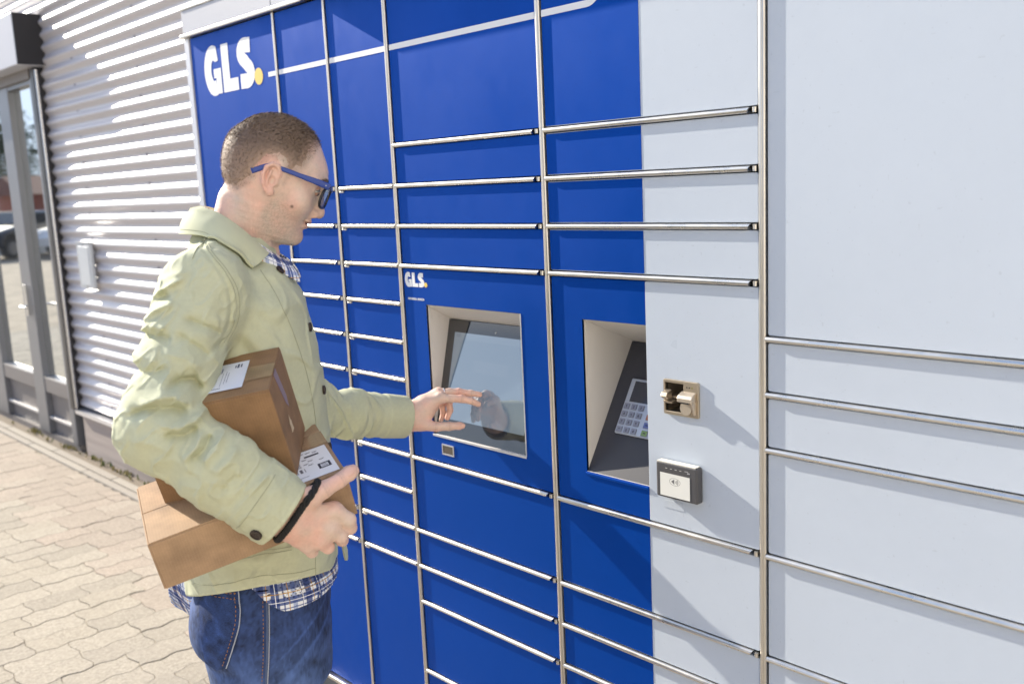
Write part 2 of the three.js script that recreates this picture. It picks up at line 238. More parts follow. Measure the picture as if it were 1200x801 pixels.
// ---------------------------------------------------------------- parcel locker
{
  const L = thing('parcel_locker', 'long blue and white parcel locker wall with steel rails, touchscreen and payment panel', 'parcel locker', [0, 0, 0]);
  const V = [-2.150, -1.6035, -1.3388, -1.0718, -0.538, 0.0, 0.535];
  const HW = [0.012, 0.0045, 0.0042, 0.0062, 0.0068, 0.0068, 0.0068];       // half widths of the posts
  const T0 = 2.134, B0 = 0.106;
  const row = { 1: 1.7273, 2: 1.626, 3: 1.524, 4: 1.4222, 5: 1.3218, 6: 1.2194, 7: 1.1175, 8: 1.0146, 9: 0.9111, 10: 0.8094, 11: 0.707, 12: 0.6053, 13: 0.5027, 14: 0.2994 };
  const cols = [
    { i: 0, rows: [6, 9, 11, 14].map(k => row[k]) },
    { i: 1, rows: [2, 3, 4, 5, 6, 7, 8, 9, 10, 11, 12].map(k => row[k]) },
    { i: 2, rows: [2, 3, 4, 5, 6, 7, 8, 9, 10, 11, 12].map(k => row[k]) },
    { i: 3, rows: [1, 2, 3, 4, 9, 11, 12, 13, 14].map(k => row[k]), special: row[4] },
    { i: 4, rows: [1, 2, 3, 4, 9, 11, 12, 13, 14].map(k => row[k]), special: row[4], split: -0.2695 },
    { i: 5, rows: [1.3222, 1.2197, 1.1157, 0.9108, 0.7065, 0.5027, 0.2994], white: true },
  ];
  // carcass behind the doors, top board, plinth, side panels
  mesh('carcass', [bx(-2.165, 0.548, 0.095, 2.20, -0.60, -0.20), ...[[-2.165, -0.99], [-0.62, -0.452], [-0.12, 0.548]].map(([a, c]) => bx(a, c, 0.095, 2.2, -0.1995, -0.022)), ...[[-0.9895, -0.6205], [-0.4515, -0.1205]].flatMap(([a, c]) => [bx(a, c, 0.095, 0.968, -0.1995, -0.022), bx(a, c, 1.34, 2.2, -0.1995, -0.022)])], mat.dark, L);
  mesh('side_panel', bx(-2.172, -2.165, 0.09, 2.22, -0.62, -0.002), mat.trim, L); mesh('side_panel', bx(0.548, 0.556, 0.09, 2.22, -0.62, -0.002), mat.trim, L);
  mesh('plinth', [bx(-2.14, 0.54, 0, 0.094, -0.58, -0.045)], M(0.30, 0.30, 0.29, { roughness: 0.8, map: mottle }), L);
  mesh('base_rail', [bx(-2.16, 0.55, 0.094, 0.108, -0.05, 0.014, 0.004)], mat.steel, L);
  mesh('front_trim', [bx(-2.172, -2.140, 0.10, T0, -0.02, 0.004, 0.002)], mat.trim, L);
  // fascia boards over the doors with a lip, and the deeper hood over the right-hand modules
  const fx = [[-2.172, -1.606], [-1.602, -1.425]];
  for (const [a, c] of fx) mesh('fascia', bx(a, c, T0 + 0.012, 2.222, -0.02, 0.005, 0.0015), mat.fascia, L);
  mesh('fascia_lip', bx(-2.172, -1.425, T0, T0 + 0.0115, -0.02, 0.0185, 0.003), mat.steelPost, L);
  mesh('top_cap', bx(-2.176, 0.56, 2.2225, 2.232, -0.62, 0.009, 0.002), mat.steelPost, L);
  mesh('hood', [bx(-1.4245, 0.56, 2.142, 2.222, -0.02, 0.062, 0.004)], mat.fascia, L);

  const rail = (x0, x1, y, endSide, prev) => {                    // half round rail with a slanted end, a gap, a pin and a dark hinge block
    const gap = 0.016, a = endSide < 0 ? x0 + gap : x0 + 0.001, c = endSide > 0 ? x1 - gap : x1 - 0.001, h = 0.0052, s = 0.006;
    const P = []; const N = 8; for (let k = 0; k <= N; k++) { const t = -Math.PI / 2 + Math.PI * k / N; P.push([h * Math.sin(t), -0.001 + 0.0098 * Math.pow(Math.cos(t), 0.7)]); }
    P.push([h, -0.02], [-h, -0.02]);
    const pos = [], idx = [], m = P.length;
    for (const side of [0, 1]) for (const [py, pz] of P) { let x = side ? c : a; if (side && endSide > 0) x -= s * (0.5 - py / h / 2); if (!side && endSide < 0) x += s * (0.5 - py / h / 2); pos.push(x, y + py, pz); }
    for (let k = 0; k < m; k++) { const k2 = (k + 1) % m; idx.push(k, m + k, m + k2, k, m + k2, k2); }
    for (let k = 1; k < m - 1; k++) { idx.push(0, k, k + 1, m, m + k + 1, m + k); }
    let g = new THREE.BufferGeometry(); g.setAttribute('position', new THREE.Float32BufferAttribute(pos, 3)); g.setIndex(idx); g = g.toNonIndexed();
    // smooth along the round, flat at the ends
    g.computeVertexNormals(); const n = g.attributes.normal, p = g.attributes.position;
    for (let i = 0; i < p.count; i++) if (Math.abs(n.getX(i)) < 0.3 && p.getZ(i) > -0.002) { const v = new THREE.Vector3(0, (p.getY(i) - y) / h, (p.getZ(i) + 0.001) / 0.0098).normalize(); n.setXYZ(i, v.x, v.y, v.z); }
    const uv = new Float32Array(p.count * 2); for (let i = 0; i < p.count; i++) { uv[2 * i] = p.getX(i) * 3 + y; uv[2 * i + 1] = p.getY(i) * 3; } g.setAttribute('uv', new THREE.BufferAttribute(uv, 2));
    const r = mesh('rail', g, mat.steel, L);
    if (endSide) { const e = endSide > 0 ? x1 - gap + 0.001 : x0 + 0.001; mesh('hinge_block', bx(e, e + gap * 0.5, y - 0.0045, y + 0.0045, -0.02, -0.001), mat.rubber, r); const q = endSide > 0 ? x1 - 0.0075 : x0 + 0.0125; mesh('hinge_pin', cyl([q, y - 0.0045, 0.003], [q, y + 0.0045, 0.003], 0.0042, 10), mat.steelPost, r); }
    return r;
  };
  const door = (x0, x1, y0, y1, m, split) => {
    const g = 0.0028; x0 += g; x1 -= g;
    if (split === undefined) return mesh('locker_door', plate(rrect(x0, x1, y0, y1, 0.004), 0, 0.018), m, L);
    const d = mesh('locker_door', plate(rrect(x0, x1, y0, y1, 0.004), 0, 0.018), mat.white, L);       // white door, left part under blue film
    const s = new THREE.Shape(), r = 0.004; s.moveTo(split, y0 + 0.0014); s.lineTo(split, y1 - 0.0014); s.lineTo(x0 + r, y1 - 0.0014); s.absarc(x0 + r, y1 - r, r - 0.0014, Math.PI / 2, Math.PI); s.lineTo(x0 + 0.0014, y0 + r); s.absarc(x0 + r, y0 + r, r - 0.0014, Math.PI, 1.5 * Math.PI);
    mesh('blue_film', flat(s, 0.0002, 0.0006), mat.blue, d);
    return d;
  };
  const RW = 0.0058;
  let topBlue;
  const topDoors = {};
  for (const c of cols) {
    const x0 = V[c.i] + HW[c.i] + (c.i === 0 ? 0.0 : 0), x1 = V[c.i + 1] - HW[c.i + 1], ys = [T0, ...c.rows, B0];
    for (let k = 0; k < ys.length - 1; k++) {
      const yt = ys[k] - (k ? RW + 0.0012 : 0.003), yb = ys[k + 1] + RW + 0.0012;
      if (c.special && Math.abs(ys[k] - c.special) < 1e-6) continue;
      const d = door(x0, x1, yb, yt, c.white ? mat.white : mat.blue, c.split);
      if (!k) topDoors[c.i] = d;
    }
    const side = c.i === 2 ? -1 : c.i === 5 ? 0 : 1;
    for (const y of c.rows) { rail(V[c.i] + HW[c.i], V[c.i + 1] - HW[c.i + 1], y, side);
      if (c.i === 2) mesh('latch_strip', bx(V[2] + 0.014, V[2] + 0.034, y - 0.0115, y - 0.0072, -0.01, 0.0045, 0.001), mat.steel, L); }
  }
  V.forEach((x, i) => { if (!i) return; const h = HW[i], s = new THREE.Shape(); s.moveTo(-h, -0.022); s.lineTo(h, -0.022); s.lineTo(h, 0.0015); s.quadraticCurveTo(h, 0.005, h * 0.45, 0.0056); s.lineTo(-h * 0.45, 0.0056); s.quadraticCurveTo(-h, 0.005, -h, 0.0015); s.lineTo(-h, -0.022);
    const g = new THREE.ExtrudeGeometry(s, { depth: T0 - B0 - 0.004, bevelEnabled: false, curveSegments: 4 }); g.rotateX(-Math.PI / 2); // shape y -> -z, depth -> y
    g.scale(1, 1, -1); const ix = g.index; const p = g.attributes.position, nn = g.attributes.normal; // mirrored: flip the winding
    for (let k = 0; k < p.count; k += 3) { for (const a of [p, nn, g.attributes.uv]) { const n = a.itemSize; for (let q = 0; q < n; q++) { const t = a.array[k * n + q]; a.array[k * n + q] = a.array[(k + 2) * n + q]; a.array[(k + 2) * n + q] = t; } } }
    for (let k = 0; k < p.count; k++) nn.setZ(k, nn.getZ(k));
    g.translate(x, B0 + 0.002, 0); g.computeVertexNormals(); mesh('post', g, mat.steelPost, L);
    if (i >= 3 && i <= 5) mesh('post_bead', bx(x - 0.0011, x + 0.0011, B0 + 0.01, T0 - 0.01, 0.0056, 0.0066), mat.steel, L);
  });

  // lettering: heavy G L S and a round dot, in units where the cap height is 1
  const ribbon = (pts, w, close) => { const s = new THREE.Shape(), a = [], b = []; for (let i = 0; i < pts.length; i++) { const p = pts[Math.max(0, i - 1)], q = pts[Math.min(pts.length - 1, i + 1)], dx = q[0] - p[0], dy = q[1] - p[1], n = Math.hypot(dx, dy), ww = typeof w === 'function' ? w(i / (pts.length - 1)) : w; a.push([pts[i][0] - dy / n * ww, pts[i][1] + dx / n * ww]); b.push([pts[i][0] + dy / n * ww, pts[i][1] - dx / n * ww]); } [...a, ...b.reverse()].forEach((p, i) => i ? s.lineTo(...p) : s.moveTo(...p)); return s; };
  const arc = (cx, cy, rx, ry, a0, a1, n) => Array.from({ length: n + 1 }, (_, i) => { const t = (a0 + (a1 - a0) * i / n) * Math.PI / 180; return [cx + rx * Math.cos(t), cy + ry * Math.sin(t)]; });
  const logo = (parent, X, Y, h, z) => {
    const put = (name, s, m) => { const g = flat(s, 0, 0.0006); g.scale(h, h, 1); g.translate(X, Y, z); mesh(name, g, m, parent); };
    const G = ribbon([[0.60, 0.845], ...arc(0.40, 0.5, 0.265, 0.375, 62, 270, 16), [0.50, 0.14]], 0.158); put('letter', G, mat.print);
    const G2 = new THREE.Shape(); [[0.40, 0.53], [0.73, 0.53], [0.73, 0.0], [0.50, 0.0], [0.50, 0.34], [0.40, 0.34]].forEach((p, i) => i ? G2.lineTo(...p) : G2.moveTo(...p)); put('letter', G2, mat.print);
    const Ls = new THREE.Shape(); [[0.80, 1], [1.11, 1], [1.11, 0.26], [1.46, 0.26], [1.46, 0], [0.80, 0]].forEach((p, i) => i ? Ls.lineTo(...p) : Ls.moveTo(...p)); put('letter', Ls, mat.print);
    const S = ribbon([[2.05, 0.84], ...arc(1.81, 0.715, 0.185, 0.145, 80, 235, 10), [1.83, 0.51], ...arc(1.83, 0.295, 0.19, 0.155, 62, -100, 12), [1.56, 0.15]], 0.15); put('letter', S, mat.print);
    const D = new THREE.Shape(); arc(2.31, 0.18, 0.168, 0.168, 0, 345, 23).forEach((p, i) => i ? D.lineTo(...p) : D.moveTo(...p)); put('logo_dot', D, mat.yellow);
  };
  logo(topDoors[0], -2.049, 1.941, 0.146, 0.0002);
  // white line running from the dot across the top doors and turning up
  const YL = 1.966, hw = 0.0068, strip = (d, a, c) => { const s = new THREE.Shape(); s.moveTo(a, YL - hw); s.lineTo(c, YL - hw); s.lineTo(c, YL + hw); s.lineTo(a, YL + hw); mesh('white_line', flat(s, 0.0002, 0.0006), mat.print, d); };
  strip(topDoors[0], -1.655, V[1] - HW[1] - 0.004); strip(topDoors[1], V[1] + HW[1] + 0.004, V[2] - HW[2] - 0.004); strip(topDoors[2], V[2] + HW[2] + 0.004, V[3] - HW[3] - 0.004); strip(topDoors[3], V[3] + HW[3] + 0.004, V[4] - HW[4] - 0.004);
  { const P = [[V[4] + HW[4] + 0.004, YL], [-0.43, YL], [-0.40, YL], ...arc(-0.40, YL + 0.035, 0.035, 0.035, -80, 0, 6), [-0.365, 2.128]]; mesh('white_line', flat(ribbon(P, hw), 0.0010, 0.0006), mat.print, topDoors[4]); }

  // touchscreen panel
  const hole = (s, x0, x1, y0, y1) => { const h = new THREE.Path(); h.moveTo(x0, y0); h.lineTo(x0, y1); h.lineTo(x1, y1); h.lineTo(x1, y0); h.lineTo(x0, y0); s.holes.push(h); return s; };
  const quad = (a, b, c, d) => { const g = new THREE.BufferGeometry(); g.setAttribute('position', new THREE.Float32BufferAttribute([...a, ...b, ...c, ...a, ...c, ...d], 3)); g.setAttribute('uv', new THREE.Float32BufferAttribute([0, 0, 1, 0, 1, 1, 0, 0, 1, 1, 0, 1], 2)); g.computeVertexNormals(); return g; };
  const py1 = row[4] - RW - 0.0012, py0 = row[9] + RW + 0.0012;
  {
    const x0 = V[3] + HW[3] + 0.0028, x1 = V[4] - HW[4] - 0.0028, ox0 = -0.976, ox1 = -0.631, oy0 = 0.9885, oy1 = 1.3255;
    const p = mesh('screen_panel', plate(hole(rrect(x0, x1, py0, py1, 0.004), ox0, ox1, oy0, oy1), 0, 0.006), mat.blue, L);
    const yd = 1.279, zd = -0.074, zb = -0.006;                         // screen: deep at the top, flush at the bottom
    mesh('recess', [quad([ox0, oy0, -0.001], [ox0, oy0 + 0.001, zb - 0.006], [ox0, yd, zd - 0.006], [ox0, oy1, -0.001]), quad([ox1, oy1, -0.001], [ox1, yd, zd - 0.006], [ox1, oy0 + 0.001, zb - 0.006], [ox1, oy0, -0.001]), quad([ox0, oy1, -0.001], [ox0, yd, zd - 0.006], [ox1, yd, zd - 0.006], [ox1, oy1, -0.001])].concat([bx(ox0 + 0.001, ox1 - 0.001, oy0 - 0.004, oy0 + 0.0008, -0.02, -0.0005)]), new THREE.MeshStandardMaterial({ color: lin(0.64, 0.62, 0.61), roughness: 0.5, side: THREE.DoubleSide }), p);
    const tilt = new THREE.Group(); tilt.position.set((ox0 + ox1) / 2, oy0 + 0.001, zb); tilt.rotation.x = -Math.atan2(zb - zd, yd - oy0); p.add(tilt); tilt.updateMatrix();
    const H = Math.hypot(yd - oy0, zb - zd), w = (ox1 - ox0) / 2 - 0.0008, inP = g => { g.applyMatrix4(tilt.matrix); return g; }; p.remove(tilt);
    const ui = canvasTexture(512, 448, (c, W, Hh) => { c.fillStyle = '#93a9bf'; c.fillRect(0, 0, W, Hh); c.fillStyle = '#9cb1c5'; c.fillRect(0, 0, W, 34); c.fillStyle = '#7f96ae'; c.fillRect(14, 8, 26, 16); c.fillStyle = '#9aaec3'; c.fillRect(150, 130, 220, 60); });
    mesh('screen_glass', inP(bx(-w, w, 0, H, -0.006, 0)), MP(0.02, 0.022, 0.028, { roughness: 0.04, ior: 1.9 }), p);
    const dg = new THREE.PlaneGeometry(2 * w - 0.05, H - 0.075); dg.translate(0.004, H / 2 + 0.006, 0.0006);
    mesh('display', inP(dg), MP(0.045, 0.06, 0.075, { roughness: 0.05, emissive: lin(1, 1, 1), emissiveMap: ui, emissiveIntensity: 0.17, ior: 2.6 }), p);
    mesh('camera_dot', inP(cyl([0.01, H - 0.022, 0], [0.01, H - 0.022, 0.0008], 0.0028, 12)), M(0.35, 0.37, 0.4, { roughness: 0.2 }), p);
    mesh('seal', [bx(ox0 - 0.0005, ox1 + 0.0005, oy0 - 0.0045, oy0 + 0.0015, 0.0003, 0.0022, 0.0008), bx(ox1 - 0.0015, ox1 + 0.0015, oy0, oy1, 0.0003, 0.0014)], M(0.6, 0.62, 0.66, { metalness: 0.5, roughness: 0.3 }), p);
    logo(p, -1.0555, 1.3695, 0.0365, 0.0002);
    const font = await new FontLoader().loadAsync('fonts/droid/droid_sans_bold.typeface.json');
    const tg = new TextGeometry('EMPFANGEN, ABHOLEN', { font, size: 0.0056, depth: 0.0004, curveSegments: 2, bevelEnabled: false }); tg.translate(-1.048, 1.3355, 0.0003); tg.computeBoundingBox(); { const w = tg.boundingBox.max.x - tg.boundingBox.min.x; tg.translate(1.048, 0, 0); tg.scale(0.066 / w, 1, 1); tg.translate(-1.048, 0, 0); }
    mesh('caption', tg, mat.print, p);
    const q = mesh('code_reader', [plate(hole(rrect(-0.943, -0.896, 0.940, 0.9685, 0.001), -0.9395, -0.8995, 0.944, 0.9645), 0.0022, 0.002, 0.0004)], M(0.55, 0.56, 0.6, { metalness: 0.8, roughness: 0.3 }), p);
    mesh('window', bx(-0.9395, -0.8995, 0.944, 0.9645, 0.0003, 0.0012), M(0.10, 0.085, 0.07, { roughness: 0.08 }), q);
  }
  // payment panel: left part under blue film, right part white
  {
    const x0 = V[4] + HW[4] + 0.0028, x1 = V[5] - HW[5] - 0.0028, sx = -0.2695, ox0 = -0.442, oy0 = 0.9900, oy1 = 1.3265, r = 0.004;
    const a = new THREE.Shape(); a.moveTo(x0 + r, py0); a.lineTo(sx, py0); a.lineTo(sx, oy0); a.lineTo(ox0, oy0); a.lineTo(ox0, oy1); a.lineTo(sx, oy1); a.lineTo(sx, py1); a.lineTo(x0 + r, py1); a.absarc(x0 + r, py1 - r, r, Math.PI / 2, Math.PI); a.lineTo(x0, py0 + r); a.absarc(x0 + r, py0 + r, r, Math.PI, 1.5 * Math.PI);
    const p = mesh('payment_panel', plate(a, 0, 0.006, 0.0008), mat.blue, L);
    const hx0 = -0.2205, hx1 = -0.1755, hy0 = 1.160, hy1 = 1.2175;
    mesh('white_panel', plate(hole(rrect(sx + 0.0002, x1, py0, py1, 0.003), hx0, hx1, hy0, hy1), 0, 0.006, 0.0008), mat.white, L);
    const yd = 1.254, zd = -0.165, zb = -0.003, X1 = sx - 0.0005;
    mesh('recess', [quad([ox0, oy0, -0.001], [ox0, oy0 + 0.001, zb - 0.006], [ox0, yd, zd - 0.006], [ox0, oy1, -0.001]), quad([X1 + 0.03, oy1, -0.007], [X1 + 0.03, yd, zd - 0.006], [X1 + 0.03, oy0 + 0.001, zb - 0.016], [X1 + 0.03, oy0, -0.007]), quad([ox0, oy1, -0.001], [ox0, yd, zd - 0.006], [X1 + 0.03, yd, zd - 0.006], [X1 + 0.03, oy1, -0.001])].concat([bx(ox0, X1, oy0 - 0.004, oy0 + 0.0008, -0.02, -0.0005)]), new THREE.MeshStandardMaterial({ color: lin(0.62, 0.60, 0.58), roughness: 0.55, side: THREE.DoubleSide }), p);
    mesh('sill_edge', bx(ox0 - 0.002, X1, oy0 - 0.0075, oy0 - 0.001, 0.0003, 0.0036, 0.0012), mat.blue, p);
    // tilted dark board with the pin pad
    const o = new THREE.Object3D(); o.position.set(0, oy0 + 0.001, zb); o.rotation.x = -Math.atan2(zb - zd, yd - oy0); o.updateMatrix(); const inP = g => { g.applyMatrix4(o.matrix); return g; }, H = Math.hypot(yd - oy0, zb - zd);
    mesh('pad_board', inP(bx(ox0 + 0.0005, X1 + 0.029, 0, H, -0.006, 0)), M(0.045, 0.047, 0.06, { roughness: 0.45 }), p);
    const k0 = -0.4005, kw = 0.102, ky0 = 0.0934, kh = 0.1285, pad = mesh('pin_pad', inP(bx(k0, k0 + kw, ky0, ky0 + kh, 0.0005, 0.008, 0.003)), M(0.50, 0.55, 0.64, { metalness: 0.3, roughness: 0.35 }), L);
    mesh('display', inP(bx(k0 + 0.0135, k0 + 0.088, ky0 + 0.0745, ky0 + 0.122, 0.008, 0.0086)), MP(0.05, 0.055, 0.075, { roughness: 0.12 }), pad);
    const keyM = M(0.24, 0.26, 0.32, { metalness: 0.4, roughness: 0.4 }), glyph = M(0.03, 0.03, 0.05);
    const labels = ['1', '2', '3', '', '4', '5', '6', '', '7', '8', '9', '', '*', '0', '#', ''];
    for (let i = 0; i < 4; i++) for (let j = 0; j < 4; j++) {
      const cx = k0 + 0.0125 + j * 0.0198 + (j === 3 ? 0.008 : 0), cy = ky0 + 0.0632 - i * 0.0178;
      const lab = labels[i * 4 + j], colr = ['#71789a', '#b06a4a', '#5c6da8', '#7c9a62'][i];
      const t = canvasTexture(64, 64, (c) => { c.fillStyle = j === 3 ? colr : '#8b90a2'; c.fillRect(0, 0, 64, 64); c.fillStyle = '#1b1d2c'; c.font = 'bold 44px sans-serif'; c.textAlign = 'center'; c.textBaseline = 'middle'; if (j < 3) c.fillText(lab, 32, 34); else c.fillRect(18, 26, 28, 12); });
      const key = mesh('key', inP(bx(cx - 0.0072, cx + 0.0072 + (j === 3 ? 0.002 : 0), cy - 0.0064, cy + 0.0064, 0.008, 0.0105, 0.001)), keyM, pad); key.geometry = merge([key.geometry]);
      const pg = new THREE.PlaneGeometry(0.013 + (j === 3 ? 0.002 : 0), 0.0115); pg.translate(cx + (j === 3 ? 0.0015 : 0), cy, 0.0108); inP(pg);
      key.material = keyM; const kg = mesh('key_face', pg, new THREE.MeshStandardMaterial({ map: t, roughness: 0.4 }), pad);
    }
    // card slot fitting: bronze plate, dark cavity, left lever, right block with a sloped top
    const F = mesh('card_slot', [plate(hole(rrect(-0.2245, -0.1400, 1.1530, 1.2240, 0.0035), hx0, hx1, hy0, hy1), 0.0052, 0.005, 0.001), bx(hx0 - 0.004, hx0, hy0, hy1, -0.07, 0.0005), bx(hx1, hx1 + 0.004, hy0, hy1, -0.07, 0.0005), bx(hx0, hx1, hy0 - 0.004, hy0, -0.07, 0.0005), bx(hx0, hx1, hy1, hy1 + 0.004, -0.07, 0.0005), bx(hx0, hx1, hy0, hy1, -0.074, -0.07)], mat.bronze, L);
    const wedge = (pts, x0, x1) => { const s = new THREE.Shape(); pts.forEach((q, i) => i ? s.lineTo(...q) : s.moveTo(...q)); const g = new THREE.ExtrudeGeometry(s, { depth: x1 - x0 - 0.002, bevelEnabled: true, bevelThickness: 0.001, bevelSize: 0.001, bevelOffset: -0.001, bevelSegments: 2 }); g.rotateY(Math.PI / 2); g.scale(1, 1, -1); const f = g.attributes; for (let k = 0; k < f.position.count; k += 3) for (const at of [f.position, f.normal, f.uv]) { const n = at.itemSize; for (let q = 0; q < n; q++) { const t = at.array[k * n + q]; at.array[k * n + q] = at.array[(k + 2) * n + q]; at.array[(k + 2) * n + q] = t; } } g.computeVertexNormals(); g.translate(x0 + 0.001, 0, 0); return g; };
    // shapes are drawn as (z, y)
    mesh('lever', [wedge([[0.002, 1.2035], [0.016, 1.199], [0.020, 1.192], [0.014, 1.186], [0.0, 1.184]], -0.2205, -0.206), wedge([[0.0, 1.1835], [0.013, 1.181], [0.010, 1.177], [-0.01, 1.1765]], -0.220, -0.199), bx(-0.2205, -0.176, 1.185, 1.190, -0.06, -0.002, 0.001)], mat.bronze, F);
    mesh('block', [wedge([[0.0052, 1.204], [0.018, 1.1985], [0.0215, 1.193], [0.0215, 1.186], [0.0052, 1.186]], -0.1795, -0.1455), wedge([[0.0052, 1.186], [0.0205, 1.186], [0.0105, 1.160], [0.0052, 1.159]], -0.1495, -0.1450), cyl([-0.1640, 1.1725, 0.003], [-0.1640, 1.1725, 0.0145], 0.0135, 22)], M(0.62, 0.54, 0.44, { metalness: 0.6, roughness: 0.36 }), F);
    mesh('slit', bx(-0.172, -0.152, 1.1835, 1.1862, 0.0205, 0.0219), mat.dark, F);
    ['a', 'b', 'c'].forEach((_, i) => mesh('status_dot', cyl([-0.1668 + i * 0.0062, 1.2125, 0.005], [-0.1668 + i * 0.0062, 1.2125, 0.0056], 0.0014, 10), i === 2 ? M(0.25, 0.26, 0.02) : mat.dark, F));
    // contactless reader
    const C = mesh('contactless_reader', [bx(-0.2350, -0.1350, 0.984, 1.0570, 0.0004, 0.0205, 0.004)], M(0.075, 0.075, 0.082, { roughness: 0.5 }), L);
    mesh('top_cover', bx(-0.2335, -0.1400, 1.0565, 1.0582, 0.003, 0.0195), M(0.72, 0.71, 0.64, { roughness: 0.45 }), C);
    const face = canvasTexture(256, 192, (c, W, Hh) => { c.fillStyle = '#e3e4df'; c.fillRect(0, 0, W, Hh); c.strokeStyle = '#8a8a88'; c.lineWidth = 3; c.beginPath(); c.ellipse(128, 62, 46, 30, 0, 0, 7); c.stroke(); c.fillStyle = '#6d6e70'; c.beginPath(); c.moveTo(96, 62); c.lineTo(124, 40); c.lineTo(124, 84); c.fill(); c.lineWidth = 5; c.strokeStyle = '#7a7a78'; for (let k = 0; k < 3; k++) { c.beginPath(); c.arc(124, 62, 14 + 9 * k, -0.7, 0.7); c.stroke(); } });
    const fg = new THREE.PlaneGeometry(0.0725, 0.0475); fg.translate(-0.188, 1.0125, 0.0212); mesh('face_label', fg, new THREE.MeshStandardMaterial({ map: face, roughness: 0.4 }), C);
    for (let i = 0; i < 4; i++) mesh('lamp', bx(-0.2110 + i * 0.0115, -0.2065 + i * 0.0115, 1.0455, 1.0468, 0.0204, 0.0211), M(0.42, 0.42, 0.4), C);
    mesh('mark', [bx(-0.1640, -0.1560, 1.0468, 1.0478, 0.0204, 0.0210), bx(-0.1580, -0.1520, 1.0430, 1.0455, 0.0204, 0.0210)], M(0.4, 0.4, 0.42), C);
    mesh('clear_sticker', plate(rrect(-0.2330, -0.1820, 0.955, 0.971, 0.002), 0.0008, 0.0006, 0.0002), mat.white, L);
  }
}
// ---------------------------------------------------------------- person (local axes: x = his left, y = up, z = the way he faces)
const PERSON_POS = [-0.70623, 0, 0.57610], PERSON_TURN = Math.PI - THREE.MathUtils.degToRad(32);
const person = thing('person', 'man in sage jacket and jeans tapping the touchscreen with parcels under one arm', 'person', PERSON_POS);
person.rotation.y = PERSON_TURN;

// distance fields
const smin = (a, b, k) => { const h = Math.max(k - Math.abs(a - b), 0) / k; return Math.min(a, b) - h * h * k * 0.25; };
const smax = (a, b, k) => -smin(-a, -b, k);
function cap(x, y, z, a, b, ra, rb) { const bx_ = b[0] - a[0], by = b[1] - a[1], bz = b[2] - a[2], px = x - a[0], py = y - a[1], pz = z - a[2], t = clamp((px * bx_ + py * by + pz * bz) / (bx_ * bx_ + by * by + bz * bz), 0, 1), dx = px - bx_ * t, dy = py - by * t, dz = pz - bz * t; return Math.sqrt(dx * dx + dy * dy + dz * dz) - (ra + (rb - ra) * t); }
function ell(x, y, z, c, r) { const a = (x - c[0]) / r[0], b = (y - c[1]) / r[1], d = (z - c[2]) / r[2], k0 = Math.sqrt(a * a + b * b + d * d), a1 = a / r[0], b1 = b / r[1], d1 = d / r[2], k1 = Math.sqrt(a1 * a1 + b1 * b1 + d1 * d1); return k1 < 1e-9 ? -Math.min(...r) : k0 * (k0 - 1) / k1; }
function table(T, y) { if (y <= T[0][0]) return T[0]; for (let i = 1; i < T.length; i++) if (y <= T[i][0]) { const a = T[i - 1], b = T[i], t = fade((y - a[0]) / (b[0] - a[0])) * 0.5 + 0.5 * (y - a[0]) / (b[0] - a[0]); return a.map((v, k) => v + (b[k] - v) * t); } return T[T.length - 1]; }
function sectionField(T, p) { return (x, y, z) => { const s = table(T, y), c = (s[1] + s[2]) / 2, d = (s[2] - s[1]) / 2, q = Math.pow(Math.pow(Math.abs(x) / s[3], p) + Math.pow(Math.abs(z - c) / d, p), 1 / p); return (q - 1) * Math.min(d, s[3]) * (q > 1 ? 1.05 : 1); }; }
// distance to a polyline in the (z, y) side view
function polyDist(P, z, y) { let best = 1e9; for (let i = 1; i < P.length; i++) { const ax = P[i - 1][0], ay = P[i - 1][1], bx_ = P[i][0] - ax, by = P[i][1] - ay, t = clamp(((z - ax) * bx_ + (y - ay) * by) / (bx_ * bx_ + by * by), 0, 1), dx = z - ax - bx_ * t, dy = y - ay - by * t, d = dx * dx + dy * dy; if (d < best) { best = d; polyDist.t = (i - 1 + t) / (P.length - 1); } } return Math.sqrt(best); }
